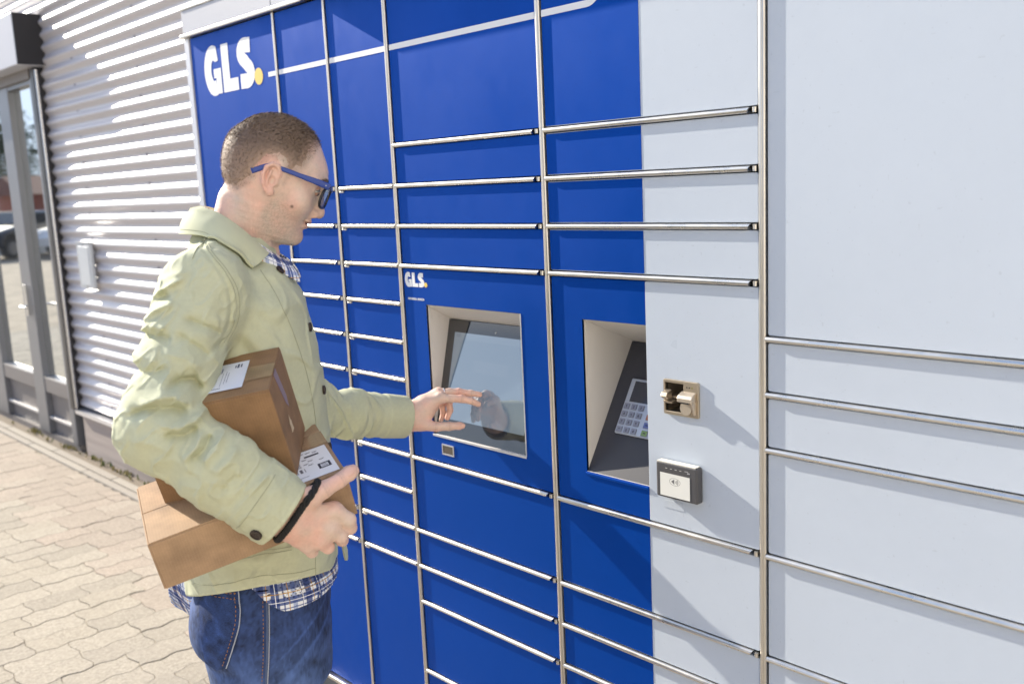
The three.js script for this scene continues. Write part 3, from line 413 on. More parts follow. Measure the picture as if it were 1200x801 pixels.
// naive surface nets on a grid, with empty blocks skipped
function polygonise(f, lo, hi, h, color) {
  const n = [0, 1, 2].map(k => Math.ceil((hi[k] - lo[k]) / h) + 1), [nx, ny, nz] = n, F = new Float32Array(nx * ny * nz).fill(1e3), B = 6;
  for (let bz = 0; bz < nz; bz += B) for (let by = 0; by < ny; by += B) for (let b = 0; b < nx; b += B) {
    const c = f(lo[0] + (b + B / 2) * h, lo[1] + (by + B / 2) * h, lo[2] + (bz + B / 2) * h), far = Math.abs(c) > B * h * 0.9 * 1.6 + 0.012;
    for (let k = bz; k < Math.min(bz + B, nz); k++) for (let j = by; j < Math.min(by + B, ny); j++) for (let i = b; i < Math.min(b + B, nx); i++) F[i + nx * (j + ny * k)] = far ? c : f(lo[0] + i * h, lo[1] + j * h, lo[2] + k * h);
  }
  const id = new Int32Array(nx * ny * nz).fill(-1), pos = [], idx = [];
  const off = [0, 1, nx, nx + 1, nx * ny, nx * ny + 1, nx * ny + nx, nx * ny + nx + 1];
  const E = [[0, 1], [2, 3], [4, 5], [6, 7], [0, 2], [1, 3], [4, 6], [5, 7], [0, 4], [1, 5], [2, 6], [3, 7]];
  for (let k = 0; k < nz - 1; k++) for (let j = 0; j < ny - 1; j++) for (let i = 0; i < nx - 1; i++) {
    const o = i + nx * (j + ny * k); let m = 0; for (let q = 0; q < 8; q++) if (F[o + off[q]] < 0) m |= 1 << q;
    if (!m || m === 255) continue;
    let sx = 0, sy = 0, sz = 0, c = 0;
    for (const [a, b] of E) { if ((m >> a & 1) === (m >> b & 1)) continue; const fa = F[o + off[a]], fb = F[o + off[b]], t = fa / (fa - fb); sx += mix(a & 1, b & 1, t); sy += mix(a >> 1 & 1, b >> 1 & 1, t); sz += mix(a >> 2, b >> 2, t); c++; }
    id[o] = pos.length / 3; pos.push(lo[0] + (i + sx / c) * h, lo[1] + (j + sy / c) * h, lo[2] + (k + sz / c) * h);
  }
  for (let k = 1; k < nz - 1; k++) for (let j = 1; j < ny - 1; j++) for (let i = 1; i < nx - 1; i++) {
    const o = i + nx * (j + ny * k), s = F[o] < 0;
    const quad = (a, b, c, d) => { if (a < 0 || b < 0 || c < 0 || d < 0) return; s ? idx.push(a, b, c, a, c, d) : idx.push(a, c, b, a, d, c); };
    if (s !== F[o + 1] < 0) quad(id[o - nx - nx * ny], id[o - nx * ny], id[o], id[o - nx]);
    if (s !== F[o + nx] < 0) quad(id[o - 1 - nx * ny], id[o - 1], id[o], id[o - nx * ny]);
    if (s !== F[o + nx * ny] < 0) quad(id[o - 1 - nx], id[o - nx], id[o], id[o - 1]);
  }
  const nor = new Float32Array(pos.length), col = color ? new Float32Array(pos.length) : null, e = h * 0.5;
  for (let i = 0; i < pos.length; i += 3) {
    const x = pos[i], y = pos[i + 1], z = pos[i + 2]; let a = f(x + e, y, z) - f(x - e, y, z), b = f(x, y + e, z) - f(x, y - e, z), c = f(x, y, z + e) - f(x, y, z - e); const l = Math.hypot(a, b, c) || 1; a /= l; b /= l; c /= l;
    nor[i] = a; nor[i + 1] = b; nor[i + 2] = c; if (col) col.set(color(x, y, z, a, b, c), i);
  }
  const g = new THREE.BufferGeometry(); g.setAttribute('position', new THREE.Float32BufferAttribute(pos, 3)); g.setAttribute('normal', new THREE.BufferAttribute(nor, 3)); if (col) g.setAttribute('color', new THREE.BufferAttribute(col, 3)); g.setIndex(idx); return g;
}
// first surface met from a point along a direction
function hit(f, o, d, max = 1) { let t = 0; for (let i = 0; i < 200; i++) { const s = f(o[0] + d[0] * t, o[1] + d[1] * t, o[2] + d[2] * t); if (s < 0.0003) break; t += Math.max(s * 0.6, 0.0003); if (t > max) return null; } const p = [o[0] + d[0] * t, o[1] + d[1] * t, o[2] + d[2] * t], e = 0.002; const n = new THREE.Vector3(f(p[0] + e, p[1], p[2]) - f(p[0] - e, p[1], p[2]), f(p[0], p[1] + e, p[2]) - f(p[0], p[1] - e, p[2]), f(p[0], p[1], p[2] + e) - f(p[0], p[1], p[2] - e)).normalize(); return { p, n, v: new THREE.Vector3(...p) }; }
// thread sewn on a surface along a side-view line of (z, y) points, seen from his right
function sewn(f, P, r, lift, step = 0.004, from = [-0.6, [1, 0, 0]], dash = 0) {
  const c = new THREE.CatmullRomCurve3(P.map(p => new THREE.Vector3(0, p[1], p[0]))), n = Math.max(4, Math.ceil(c.getLength() / step)), out = []; let run = [];
  for (let i = 0; i <= n; i++) { const q = c.getPointAt(i / n), h = hit(f, [from[0], q.y, q.z - (from[1][2] || 0) * 0.6], from[1]); if (h) run.push(h.v.addScaledVector(h.n, lift)); if ((dash && i % dash === dash - 1) || i === n) { if (run.length > 1) out.push(tube(run, r, run.length * 2, 5)); run = []; } }
  return out;
}
const VC = (o = {}) => new THREE.MeshStandardMaterial({ vertexColors: true, roughness: 0.8, ...o });

// ---- joints
const J = {
  shR: [-0.165, 1.462, -0.114], elR: [-0.322, 1.262, -0.180], miR: [-0.352, 1.196, -0.092], wrR: [-0.357, 1.103, 0.012],
  shL: [0.185, 1.43, -0.05], elL: [0.318, 1.125, 0.035], wrL: [0.414, 1.068, 0.270],
};
const torsoT = [[0.80, -0.205, 0.060, 0.182], [0.88, -0.213, 0.076, 0.186], [1.0, -0.208, 0.083, 0.182], [1.10, -0.198, 0.085, 0.180], [1.22, -0.193, 0.082, 0.182], [1.33, -0.188, 0.073, 0.185], [1.42, -0.178, 0.056, 0.176], [1.47, -0.160, 0.034, 0.128], [1.51, -0.146, 0.010, 0.085], [1.56, -0.130, -0.006, 0.055]];
const torso = sectionField(torsoT, 2.5);
const neckA = [0, 1.46, -0.070], neckB = [0, 1.60, -0.036];

// ---- head, drawn in its own frame (origin at the ear, pitched forward)
const HP = THREE.MathUtils.degToRad(20), HO = [0, 1.646, 0.018], cP = Math.cos(HP), sP = Math.sin(HP);
const toHead = (x, y, z) => { const dy = y - HO[1], dz = z - HO[2]; return [x, dy * cP + dz * sP, dz * cP - dy * sP]; };
const fromHead = (x, y, z) => [x, HO[1] + y * cP - z * sP, HO[2] + z * cP + y * sP];
const faceT = [[-0.125, 0.00, 0.030, 0.020], [-0.116, -0.03, 0.048, 0.034], [-0.1064, -0.045, 0.064, 0.044], [-0.098, -0.05, 0.0695, 0.050], [-0.088, -0.055, 0.0725, 0.0545], [-0.078, -0.06, 0.0715, 0.0585], [-0.066, -0.065, 0.0745, 0.0625], [-0.052, -0.07, 0.0815, 0.0665], [-0.035, -0.075, 0.0835, 0.0705], [-0.015, -0.085, 0.083, 0.0735], [0.008, -0.09, 0.0835, 0.075], [0.024, -0.092, 0.0885, 0.0745], [0.040, -0.092, 0.0865, 0.073], [0.06, -0.09, 0.078, 0.066]];
const faceS = (() => { const f = (x, y, z) => { const s = table(faceT, y), c = s[1] * 0.45 + s[2] * 0.12, d = z > c ? s[2] - c : c - s[1], p = z > c ? 2.25 : 2.3, q = Math.pow(Math.pow(Math.abs(x) / s[3], p) + Math.pow(Math.abs(z - c) / d, p), 1 / p); return (q - 1) * Math.min(d, s[3]); }; return (x, y, z) => smax(smax(f(x, y, z), -0.118 - y, 0.02), y - 0.055, 0.02); })();
const earPts = [[0.0755, -0.004, 0.006], [0.079, 0.013, 0.009], [0.083, 0.0245, 0.003], [0.0865, 0.0265, -0.007], [0.0885, 0.018, -0.0165], [0.088, 0.004, -0.0185], [0.0855, -0.011, -0.0145], [0.082, -0.021, -0.008], [0.0785, -0.026, -0.001], [0.0765, -0.024, 0.004]];
function skull(x, y, z) { return ell(x, y, z, [0, 0.03, -0.008], [0.0755, 0.0895, 0.0925]); }
function headField(x, y, z) {
  const ax = Math.abs(x);
  let d = smin(skull(x, y, z), faceS(x, y, z), 0.022);
  if (d > 0.06) return d;
  d = smin(d, cap(ax, y, z, [0.012, 0.024, 0.0835], [0.044, 0.022, 0.068], 0.007, 0.007), 0.014);            // brow
  d = smin(d, ell(ax, y, z, [0.045, -0.024, 0.055], [0.022, 0.022, 0.018]), 0.02);                           // cheek
  d = smin(d, ell(x, y, z, [0, -0.092, 0.0615], [0.019, 0.014, 0.0145]), 0.014);                             // chin
  d = smax(d, -ell(ax, y, z, [0.032, 0.004, 0.095], [0.021, 0.0135, 0.017]), 0.012);                         // eye socket
  d = smin(d, cap(x, y, z, [0, 0.012, 0.0835], [0, -0.030, 0.0935], 0.0062, 0.0098), 0.012);                 // nose
  d = smin(d, ell(x, y, z, [0, -0.037, 0.0955], [0.0102, 0.0088, 0.0092]), 0.007);
  d = smin(d, ell(ax, y, z, [0.0115, -0.0405, 0.0855], [0.0072, 0.0075, 0.0095]), 0.006);
  d = smax(d, -ell(ax, y, z, [0.0060, -0.0475, 0.0905], [0.0034, 0.0036, 0.0058]), 0.002);                   // nostril
  d = smin(d, ell(x, y, z, [0, -0.0565, 0.0770], [0.0225, 0.0050, 0.0095]), 0.006);                          // lips
  d = smin(d, ell(x, y, z, [0, -0.0665, 0.0735], [0.0195, 0.0056, 0.0090]), 0.006);
  const my = -0.0618 + 6.5 * ax * ax, mz = 0.085 - 10 * ax * ax;                                             // mouth line, corners raised
  if (ax < 0.03) d = smax(d, -(Math.hypot(y - my, Math.max(0, mz - z - 0.006) * 0.6) - 0.0011), 0.0022);
  d = smax(d, -cap(ax, y, z, [0.019, -0.040, 0.088], [0.031, -0.060, 0.072], 0.0016, 0.0016), 0.007);        // smile fold
  d = smin(d, smax(Math.hypot(ax - 0.0325, y - 0.004, z - 0.0715) - 0.0137, z - 0.0772 - 0.12 * (0.034 - ax), 0.003), 0.007);           // flesh round the eyeball
  // ear
  if (ax > 0.055 && y > -0.05 && y < 0.05 && z < 0.05 && z > -0.05) {
    let e = 1e9; for (let i = 1; i < earPts.length; i++) e = smin(e, cap(ax, y, z, earPts[i - 1], earPts[i], 0.0034, 0.0034), 0.003);
    e = smin(e, ell(ax, y, z, [0.0795, 0.000, -0.006], [0.0042, 0.023, 0.0135]), 0.004);
    e = smin(e, cap(ax, y, z, [0.0845, 0.014, -0.007], [0.0825, -0.010, -0.0085], 0.0026, 0.003), 0.003);     // inner ridge
    e = smin(e, ell(ax, y, z, [0.0785, -0.023, 0.0005], [0.004, 0.0075, 0.0065]), 0.004);                    // lobe
    e = smin(e, ell(ax, y, z, [0.0765, -0.004, 0.0075], [0.004, 0.006, 0.004]), 0.003);                      // tragus
    e = smax(e, -ell(ax, y, z, [0.0845, -0.003, -0.0005], [0.0075, 0.0095, 0.0062]), 0.003);                 // hollow
    d = smin(d, e, 0.005);
  }
  d = smin(d, ell(x, y, z, [0.0708, -0.0385, 0.049], [1, 1, 1]) + 1e3, 0.001);
  return d;
}
function headWorld(x, y, z) { const h = toHead(x, y, z); return headField(h[0], h[1], h[2]); }
function neckField(x, y, z) { let d = cap(x * 1.17, y, z, neckA, neckB, 0.066, 0.0500); d = smin(d, cap(Math.abs(x), y, z, [0.050, 1.60, -0.020], [0.014, 1.475, -0.002], 0.010, 0.011), 0.016); d = smin(d, ell(x, y, z, [0, 1.510, 0.004], [0.012, 0.016, 0.012]), 0.018); d = smin(d, cap(x, y, z, [0, 1.44, -0.082], [0, 1.605, -0.043], 0.058, 0.043), 0.02); return d; }
const headNeck = (x, y, z) => smin(headWorld(x, y, z), neckField(x, y, z), 0.009);
// hair region: side-view outline in the head frame (z, y); positive inside
const hairLine = [[0.0680, 0.200], [0.0665, 0.089], [0.061, 0.076], [0.0600, 0.052], [0.055, 0.034], [0.040, 0.020], [0.029, 0.002], [0.024, -0.010], [0.013, -0.010], [0.0105, 0.014], [0.004, 0.031], [-0.010, 0.030], [-0.0215, 0.012], [-0.025, -0.008], [-0.034, -0.026], [-0.055, -0.043], [-0.13, -0.052]];
function hairMask(x, y, z) { const d = polyDist(hairLine, z, y); let inside = false; const P = [...hairLine, [-0.3, -0.06], [-0.3, 0.2]]; for (let i = 0, j = P.length - 1; i < P.length; j = i++) if ((P[i][1] > y) !== (P[j][1] > y) && z < (P[j][0] - P[i][0]) * (y - P[i][1]) / (P[j][1] - P[i][1]) + P[i][0]) inside = !inside; return inside ? d : -d; }

// ---- hands: chains of joints with radii
function chainField(C, k) { return (x, y, z) => { let d = 1e9; for (const c of C) { let e = 1e9; for (let i = 1; i < c.length; i++) e = smin(e, cap(x, y, z, c[i - 1], c[i], c[i - 1][3], c[i][3]), 0.004); d = smin(d, e, k); } return d; }; }
// right hand round the end of the flat parcel: palm against its side, fingers under it, thumb along its edge
const RH = { W: [-0.357, 1.103, 0.012], I: [-0.349, 1.108, 0.081], M: [-0.352, 1.079, 0.073], R: [-0.350, 1.060, 0.057], P: [-0.342, 1.051, 0.034] };
const rThumb = [[-0.360, 1.118, 0.022, 0.017], [-0.368, 1.139, 0.046, 0.0175], [-0.367, 1.150, 0.068, 0.0138], [-0.356, 1.159, 0.094, 0.0118], [-0.347, 1.1665, 0.1095, 0.0122], [-0.343, 1.169, 0.116, 0.0100]];
const rFing = [
  [[...RH.I, 0.0122], [-0.347, 1.088, 0.103, 0.0118], [-0.336, 1.070, 0.105, 0.0106], [-0.313, 1.060, 0.095, 0.0088], [-0.298, 1.064, 0.088, 0.0078]],
  [[...RH.M, 0.0122], [-0.349, 1.062, 0.088, 0.0108], [-0.335, 1.050, 0.090, 0.0098], [-0.309, 1.050, 0.082, 0.0088], [-0.292, 1.053, 0.075, 0.0078]],
  [[...RH.R, 0.0118], [-0.344, 1.044, 0.066, 0.0102], [-0.328, 1.037, 0.067, 0.0092], [-0.305, 1.044, 0.061, 0.0084], [-0.290, 1.047, 0.056, 0.0074]],
  [[...RH.P, 0.0108], [-0.336, 1.036, 0.040, 0.0092], [-0.322, 1.033, 0.041, 0.0084], [-0.304, 1.038, 0.037, 0.0074], [-0.294, 1.041, 0.035, 0.0066]],
];
const rPalm = [[[...RH.W, 0.0235], [-0.351, 1.106, 0.050, 0.0165], [...RH.I, 0.0128]], [[...RH.W, 0.0235], [-0.354, 1.092, 0.045, 0.0165], [...RH.M, 0.0128]], [[...RH.W, 0.0225], [-0.352, 1.077, 0.034, 0.0160], [...RH.R, 0.0122]], [[-0.353, 1.095, 0.004, 0.020], [-0.346, 1.068, 0.020, 0.0150], [...RH.P, 0.0112]], [[-0.350, 1.13, -0.022, 0.028], [...RH.W, 0.0245]]];
// left hand on the screen: index and middle reaching out, ring and little finger folded, thumb below
const LHw = [0.414, 1.068, 0.276];
const lPalm = [[[0.372, 1.090, 0.160, 0.034], [0.400, 1.074, 0.240, 0.030], [...LHw, 0.0255]], [[...LHw, 0.0245], [0.409, 1.092, 0.315, 0.0165], [0.406, 1.1085, 0.353, 0.0118]], [[...LHw, 0.0245], [0.420, 1.098, 0.315, 0.0165], [0.427, 1.1175, 0.352, 0.0118]], [[...LHw, 0.0235], [0.432, 1.094, 0.312, 0.0160], [0.4435, 1.110, 0.345, 0.0112]], [[...LHw, 0.0220], [0.440, 1.084, 0.308, 0.0150], [0.457, 1.098, 0.335, 0.0105]], [[0.405, 1.064, 0.285, 0.020], [0.410, 1.075, 0.320, 0.0155], [0.425, 1.085, 0.335, 0.013]]];
const lFing = [
  [[0.406, 1.1085, 0.353, 0.0112], [0.4005, 1.1075, 0.380, 0.0096], [0.3985, 1.1050, 0.404, 0.0096], [0.397, 1.0975, 0.429, 0.0082], [0.401, 1.0870, 0.4455, 0.0068]],
  [[0.427, 1.1175, 0.352, 0.0112], [0.4245, 1.1185, 0.378, 0.0096], [0.4215, 1.1165, 0.402, 0.0094], [0.416, 1.1125, 0.432, 0.0080], [0.4125, 1.1085, 0.4525, 0.0066]],
  [[0.4435, 1.110, 0.345, 0.0106], [0.441, 1.104, 0.368, 0.0092], [0.439, 1.0925, 0.378, 0.0090], [0.436, 1.070, 0.379, 0.0078], [0.432, 1.052, 0.371, 0.0066]],
  [[0.457, 1.098, 0.335, 0.0096], [0.4545, 1.091, 0.354, 0.0082], [0.452, 1.080, 0.362, 0.0080], [0.449, 1.061, 0.364, 0.0070], [0.446, 1.046, 0.357, 0.0060]],
];
const lThumb = [[0.408, 1.060, 0.285, 0.018], [0.397, 1.050, 0.303, 0.0150], [0.390, 1.043, 0.337, 0.0116], [0.3865, 1.042, 0.370, 0.0102], [0.3850, 1.041, 0.392, 0.0090], [0.3845, 1.0405, 0.401, 0.0074]];
const fR = (() => { const a = chainField(rPalm, 0.020), b = rFing.map(c => chainField([c], 0.004)), t = chainField([rThumb], 0.004); return (x, y, z) => { let d = a(x, y, z); let e = b[0](x, y, z); for (let i = 1; i < 4; i++) e = smin(e, b[i](x, y, z), 0.007); d = smin(d, e, 0.009); d = smin(d, t(x, y, z), 0.016); if (Math.abs(d) < 0.01) { // tendons and knuckles
  for (const q of [RH.I, RH.M, RH.R, RH.P]) { d -= 0.0030 * Math.exp(-((x - q[0] + 0.012) ** 2 + (y - q[1]) ** 2 + (z - q[2]) ** 2) / 0.00016); d -= 0.0020 * Math.exp(-Math.pow(cap(x, y, z, [RH.W[0] - 0.012, RH.W[1], RH.W[2]], [q[0] - 0.012, q[1], q[2]], 0, 0) / 0.0062, 2) ) * sstep(0.0, 0.03, Math.hypot(x - RH.W[0], y - RH.W[1], z - RH.W[2]) - 0.02); } d -= 0.0006 * fbm(x * 120, y * 120, z * 120, 2); } return d; }; })();
const fL = (() => { const a = chainField(lPalm, 0.020), b = lFing.map(c => chainField([c], 0.004)), t = chainField([lThumb], 0.004); return (x, y, z) => { let d = a(x, y, z); let e = b[0](x, y, z); for (let i = 1; i < 4; i++) e = smin(e, b[i](x, y, z), 0.003); d = smin(d, e, 0.009); d = smin(d, t(x, y, z), 0.014); if (Math.abs(d) < 0.01) { for (const c of lFing) { const q = c[0], k = c[2]; d -= 0.0020 * Math.exp(-((x - q[0]) ** 2 + (y - q[1] - 0.009) ** 2 + (z - q[2]) ** 2) / 0.00012); d -= 0.0009 * Math.exp(-((x - k[0]) ** 2 + (y - k[1] - 0.006) ** 2 + (z - k[2]) ** 2) / 0.00006); } d -= 0.0005 * fbm(x * 120, y * 120, z * 120, 2); } return d; }; })();

// ---- skin
const skinBase = [0.72, 0.525, 0.43];
function skinTone(x, y, z, hand) {
  let c = skinBase.slice(); const n = fbm(x * 60, y * 60, z * 60, 3), n2 = noise(x * 420, y * 420, z * 420);
  const n3 = fbm(x * 25 + 9, y * 25, z * 25, 2); let r = 0.10 * n + 0.22 * n3, k = 1 + 0.09 * n + 0.05 * n2;
  if (hand) { r += 0.05; for (const [q, a] of hand.creases) { const dx = x - q[0], dy = y - q[1], dz = z - q[2]; if (dx * dx + dy * dy + dz * dz < 0.00026) { const s = dx * a[0] + dy * a[1] + dz * a[2]; k *= 1 - 0.20 * Math.exp(-((s / 0.0013) ** 2)) - 0.12 * Math.exp(-(((s - 0.0042) / 0.0011) ** 2)); } } for (const q of hand) r += 0.11 * Math.exp(-((x - q[0]) ** 2 + (y - q[1]) ** 2 + (z - q[2]) ** 2) / 0.00018); }
  else {
    const [hx, hy, hz] = toHead(x, y, z), ax = Math.abs(hx);
    const beard = sstep(-0.022, -0.055, hy + 0.25 * Math.max(0, 0.03 - hz)) * sstep(-0.012, 0.012, hz + 0.004) * (1 - 0.75 * Math.exp(-((ax - 0.040) ** 2 + (hy + 0.028) ** 2 + (hz - 0.062) ** 2) / 0.0009)) + 0.55 * sstep(0.012, 0.0, Math.abs(hz - 0.018) - 0.012) * sstep(0.01, -0.03, hy) * sstep(-0.09, -0.04, hy);
    if (hy > -0.135) { const b = clamp(beard, 0, 1) * sstep(-0.128, -0.108, hy), sp = noise(x * 900 + 3, y * 900, z * 900) > 0.05 ? 1 : 0; k *= 1 - b * (0.13 + 0.13 * sp); c[0] *= 1 - 0.05 * b; }
    r += 0.16 * Math.exp(-(hx * hx + (hy + 0.04) ** 2 + (hz - 0.097) ** 2) / 0.00035) + 0.12 * (ax > 0.079 ? 1 : 0) + 0.06 * Math.exp(-((ax - 0.045) ** 2 + (hy + 0.02) ** 2 + (hz - 0.065) ** 2) / 0.0007);
    const lip = Math.exp(-Math.pow((hy + 0.0615) / 0.0062, 2)) * sstep(0.027, 0.019, ax) * sstep(0.066, 0.073, hz); r += 0.18 * lip; k *= 1 - 0.10 * lip;
    const line = Math.exp(-Math.pow((hy - (-0.0618 + 6.5 * ax * ax)) / 0.0016, 2)) * sstep(0.028, 0.022, ax) * sstep(0.062, 0.07, hz); k *= 1 - 0.36 * line;
    const mole = Math.hypot(x + 0.066, y - 1.596, z - 0.047); if (mole < 0.02) k *= 1 - 0.62 * sstep(0.0042, 0.0018, Math.hypot(y - 1.596, z - 0.047));
    k *= 1 - 0.28 * sstep(0, 0.012, hairMask(hx, hy, hz)) * (hy > -0.07 ? 1 : 0);
  }
  return [c[0] * k * (1 + 0.35 * r), c[1] * k * (1 - 0.75 * r), c[2] * k * (1 - 0.85 * r)];
}
{
  const legs = (x, y, z) => { const ax = Math.abs(x); let d = cap(ax, y, z, [0.085, 0.86, -0.062], [0.10, 0.48, -0.055], 0.085, 0.055); d = smin(d, cap(ax, y, z, [0.10, 0.48, -0.055], [0.105, 0.09, -0.09], 0.052, 0.036), 0.02); return smin(d, cap(ax, y, z, [0.105, 0.06, -0.10], [0.125, 0.035, 0.06], 0.04, 0.03), 0.02); };
  const arms = (x, y, z) => { let d = cap(x, y, z, J.shR, J.elR, 0.05, 0.042); d = smin(d, cap(x, y, z, J.elR, J.miR, 0.04, 0.036), 0.02); d = smin(d, cap(x, y, z, J.miR, [-0.350, 1.13, -0.022], 0.036, 0.028), 0.01); d = smin(d, cap(x, y, z, J.shL, J.elL, 0.05, 0.042), 0.02); return smin(d, cap(x, y, z, J.elL, [0.385, 1.083, 0.20], 0.042, 0.031), 0.02); };
  const inner = (x, y, z) => smin(smin(torso(x, y, z) + 0.03, arms(x, y, z), 0.03), legs(x, y, z), 0.05);
  const flesh = () => skinBase;
  const tR = [[-0.343, 1.170, 0.116], RH.I, RH.M, RH.R, RH.P, [-0.335, 1.076, 0.108]], tL = [...lFing.map(c => c[2]), ...lFing.map(c => c[4]), ...lFing.map(c => c[0]), lThumb[5]];
  const cre = F => F.flatMap(c => [2, 3].filter(i => c[i + 1]).map(i => { const d = [0, 1, 2].map(k => c[i + 1][k] - c[i - 1][k]), l = Math.hypot(...d); return [c[i], d.map(v => v / l)]; })); tR.creases = cre([...rFing, rThumb]); tL.creases = cre([...lFing, lThumb]);
  const parts = [
    polygonise((x, y, z) => smax(inner(x, y, z), y - 1.47, 0.01), [-0.42, 0.0, -0.26], [0.46, 1.5, 0.3], 0.014, flesh),
    polygonise((x, y, z) => smax(headNeck(x, y, z), 1.455 - y, 0.004), [-0.10, 1.445, -0.165], [0.10, 1.785, 0.145], 0.0021, (x, y, z) => skinTone(x, y, z)),
    polygonise((x, y, z) => fR(x, y, z), [-0.40, 1.015, -0.06], [-0.27, 1.195, 0.135], 0.0021, (x, y, z) => skinTone(x, y, z, tR)),
    polygonise((x, y, z) => fL(x, y, z), [0.33, 1.015, 0.13], [0.485, 1.14, 0.475], 0.0021, (x, y, z) => skinTone(x, y, z, tL)),
  ];
  const body = mesh('body', parts.map(sideUV), new THREE.MeshPhysicalMaterial({ vertexColors: true, roughness: 0.5, bumpMap: pores, bumpScale: 0.0006, sheen: 0.15, sheenRoughness: 0.5, sheenColor: lin(0.8, 0.5, 0.4) }), person);
  // nails
  const nail = (tip, prev, up, name = 'nail') => { const T = new THREE.Vector3(...tip.slice(0, 3)), D = T.clone().sub(new THREE.Vector3(...prev.slice(0, 3))).normalize(), U = new THREE.Vector3(...up); U.addScaledVector(D, -U.dot(D)).normalize(); const S = new THREE.Vector3().crossVectors(U, D); const g = new THREE.SphereGeometry(1, 14, 10); g.scale(tip[3] * 0.72, tip[3] * 0.34, tip[3] * 1.05); g.applyMatrix4(new THREE.Matrix4().makeBasis(S, U, D)); g.translate(...T.clone().addScaledVector(U, tip[3] * 0.74).addScaledVector(D, -0.002).toArray()); mesh(name, g, M(0.72, 0.46, 0.38, { roughness: 0.3 }), body); };
  nail(rThumb[4], rThumb[3], [-0.75, 0.6, 0.1]); nail(lThumb[4], lThumb[3], [-0.75, 0.35, 0]); lFing.slice(0, 2).forEach(c => nail(c[4], c[3], [-0.1, 1, 0.3]));
  // eyes, brows
  for (const s of [-1, 1]) {
    const c = fromHead(s * 0.0315, 0.004, 0.0735), e = mesh('eye', new THREE.SphereGeometry(0.0115, 24, 16).translate(...c), M(0.72, 0.70, 0.67, { roughness: 0.15 }), person);
    const i = fromHead(s * 0.0315, -0.0005, 0.0803), ir = new THREE.SphereGeometry(0.0056, 16, 12).translate(...i); mesh('iris', ir, M(0.06, 0.05, 0.04, { roughness: 0.1 }), e);
    const lid = (lo, hi, rr) => { const g = new THREE.SphereGeometry(rr, 24, 12, 0, Math.PI, lo, hi - lo); g.rotateX(-0.30 + HP); g.translate(...c); return g; };
    mesh('eyelid', [lid(0.1, 1.62, 0.0127), lid(2.02, 3.0, 0.0125)], new THREE.MeshStandardMaterial({ color: lin(0.52, 0.29, 0.21), roughness: 0.5, side: THREE.DoubleSide }), e);
    { const L = []; for (let k = 0; k <= 10; k++) { const a = -1.15 + 2.3 * k / 10, v = new THREE.Vector3(Math.sin(a) * 0.0128, -0.0012 + 0.0016 * Math.cos(a * 1.2), Math.cos(a) * 0.0128); const q = fromHead(s * 0.0315 + v.x, 0.004 + v.y, 0.0735 + v.z); L.push(q); } mesh('lashes', tube(L, 0.0007, 30, 5), M(0.02, 0.014, 0.012), e); }
    const R = rng(31 + s), gs = [];
    for (let k = 0; k < 260; k++) { const t = R(), x = s * mix(0.014, 0.050, t), y = 0.0235 + 0.006 * Math.sin(t * 2.6) - 0.010 * t * t + (R() - 0.5) * 0.006, h = hit((a, b, q) => headField(a, b, q), [x, y, 0.13], [0, 0, -1], 0.12); if (!h) continue; const p = h.p, w = 0.00045, dx = s * (0.5 + 0.5 * t), dy = 0.6 - 0.9 * t, L = 0.006 + 0.003 * R(); const n = h.n; const a = fromHead(p[0] - w * dy, p[1] + w * dx, p[2] + 0.0002), b = fromHead(p[0] + w * dy, p[1] - w * dx, p[2] + 0.0002), q = fromHead(p[0] + dx * L + n.x * 0.0016, p[1] + dy * L * 0.6 + n.y * 0.001, p[2] + n.z * 0.002 - 0.25 * t * L); gs.push(...a, ...b, ...q); }
    const g = new THREE.BufferGeometry(); g.setAttribute('position', new THREE.Float32BufferAttribute(gs, 3)); g.computeVertexNormals(); mesh('eyebrow', g, new THREE.MeshStandardMaterial({ color: lin(0.07, 0.042, 0.026), roughness: 0.7, side: THREE.DoubleSide }), person);
  }
}
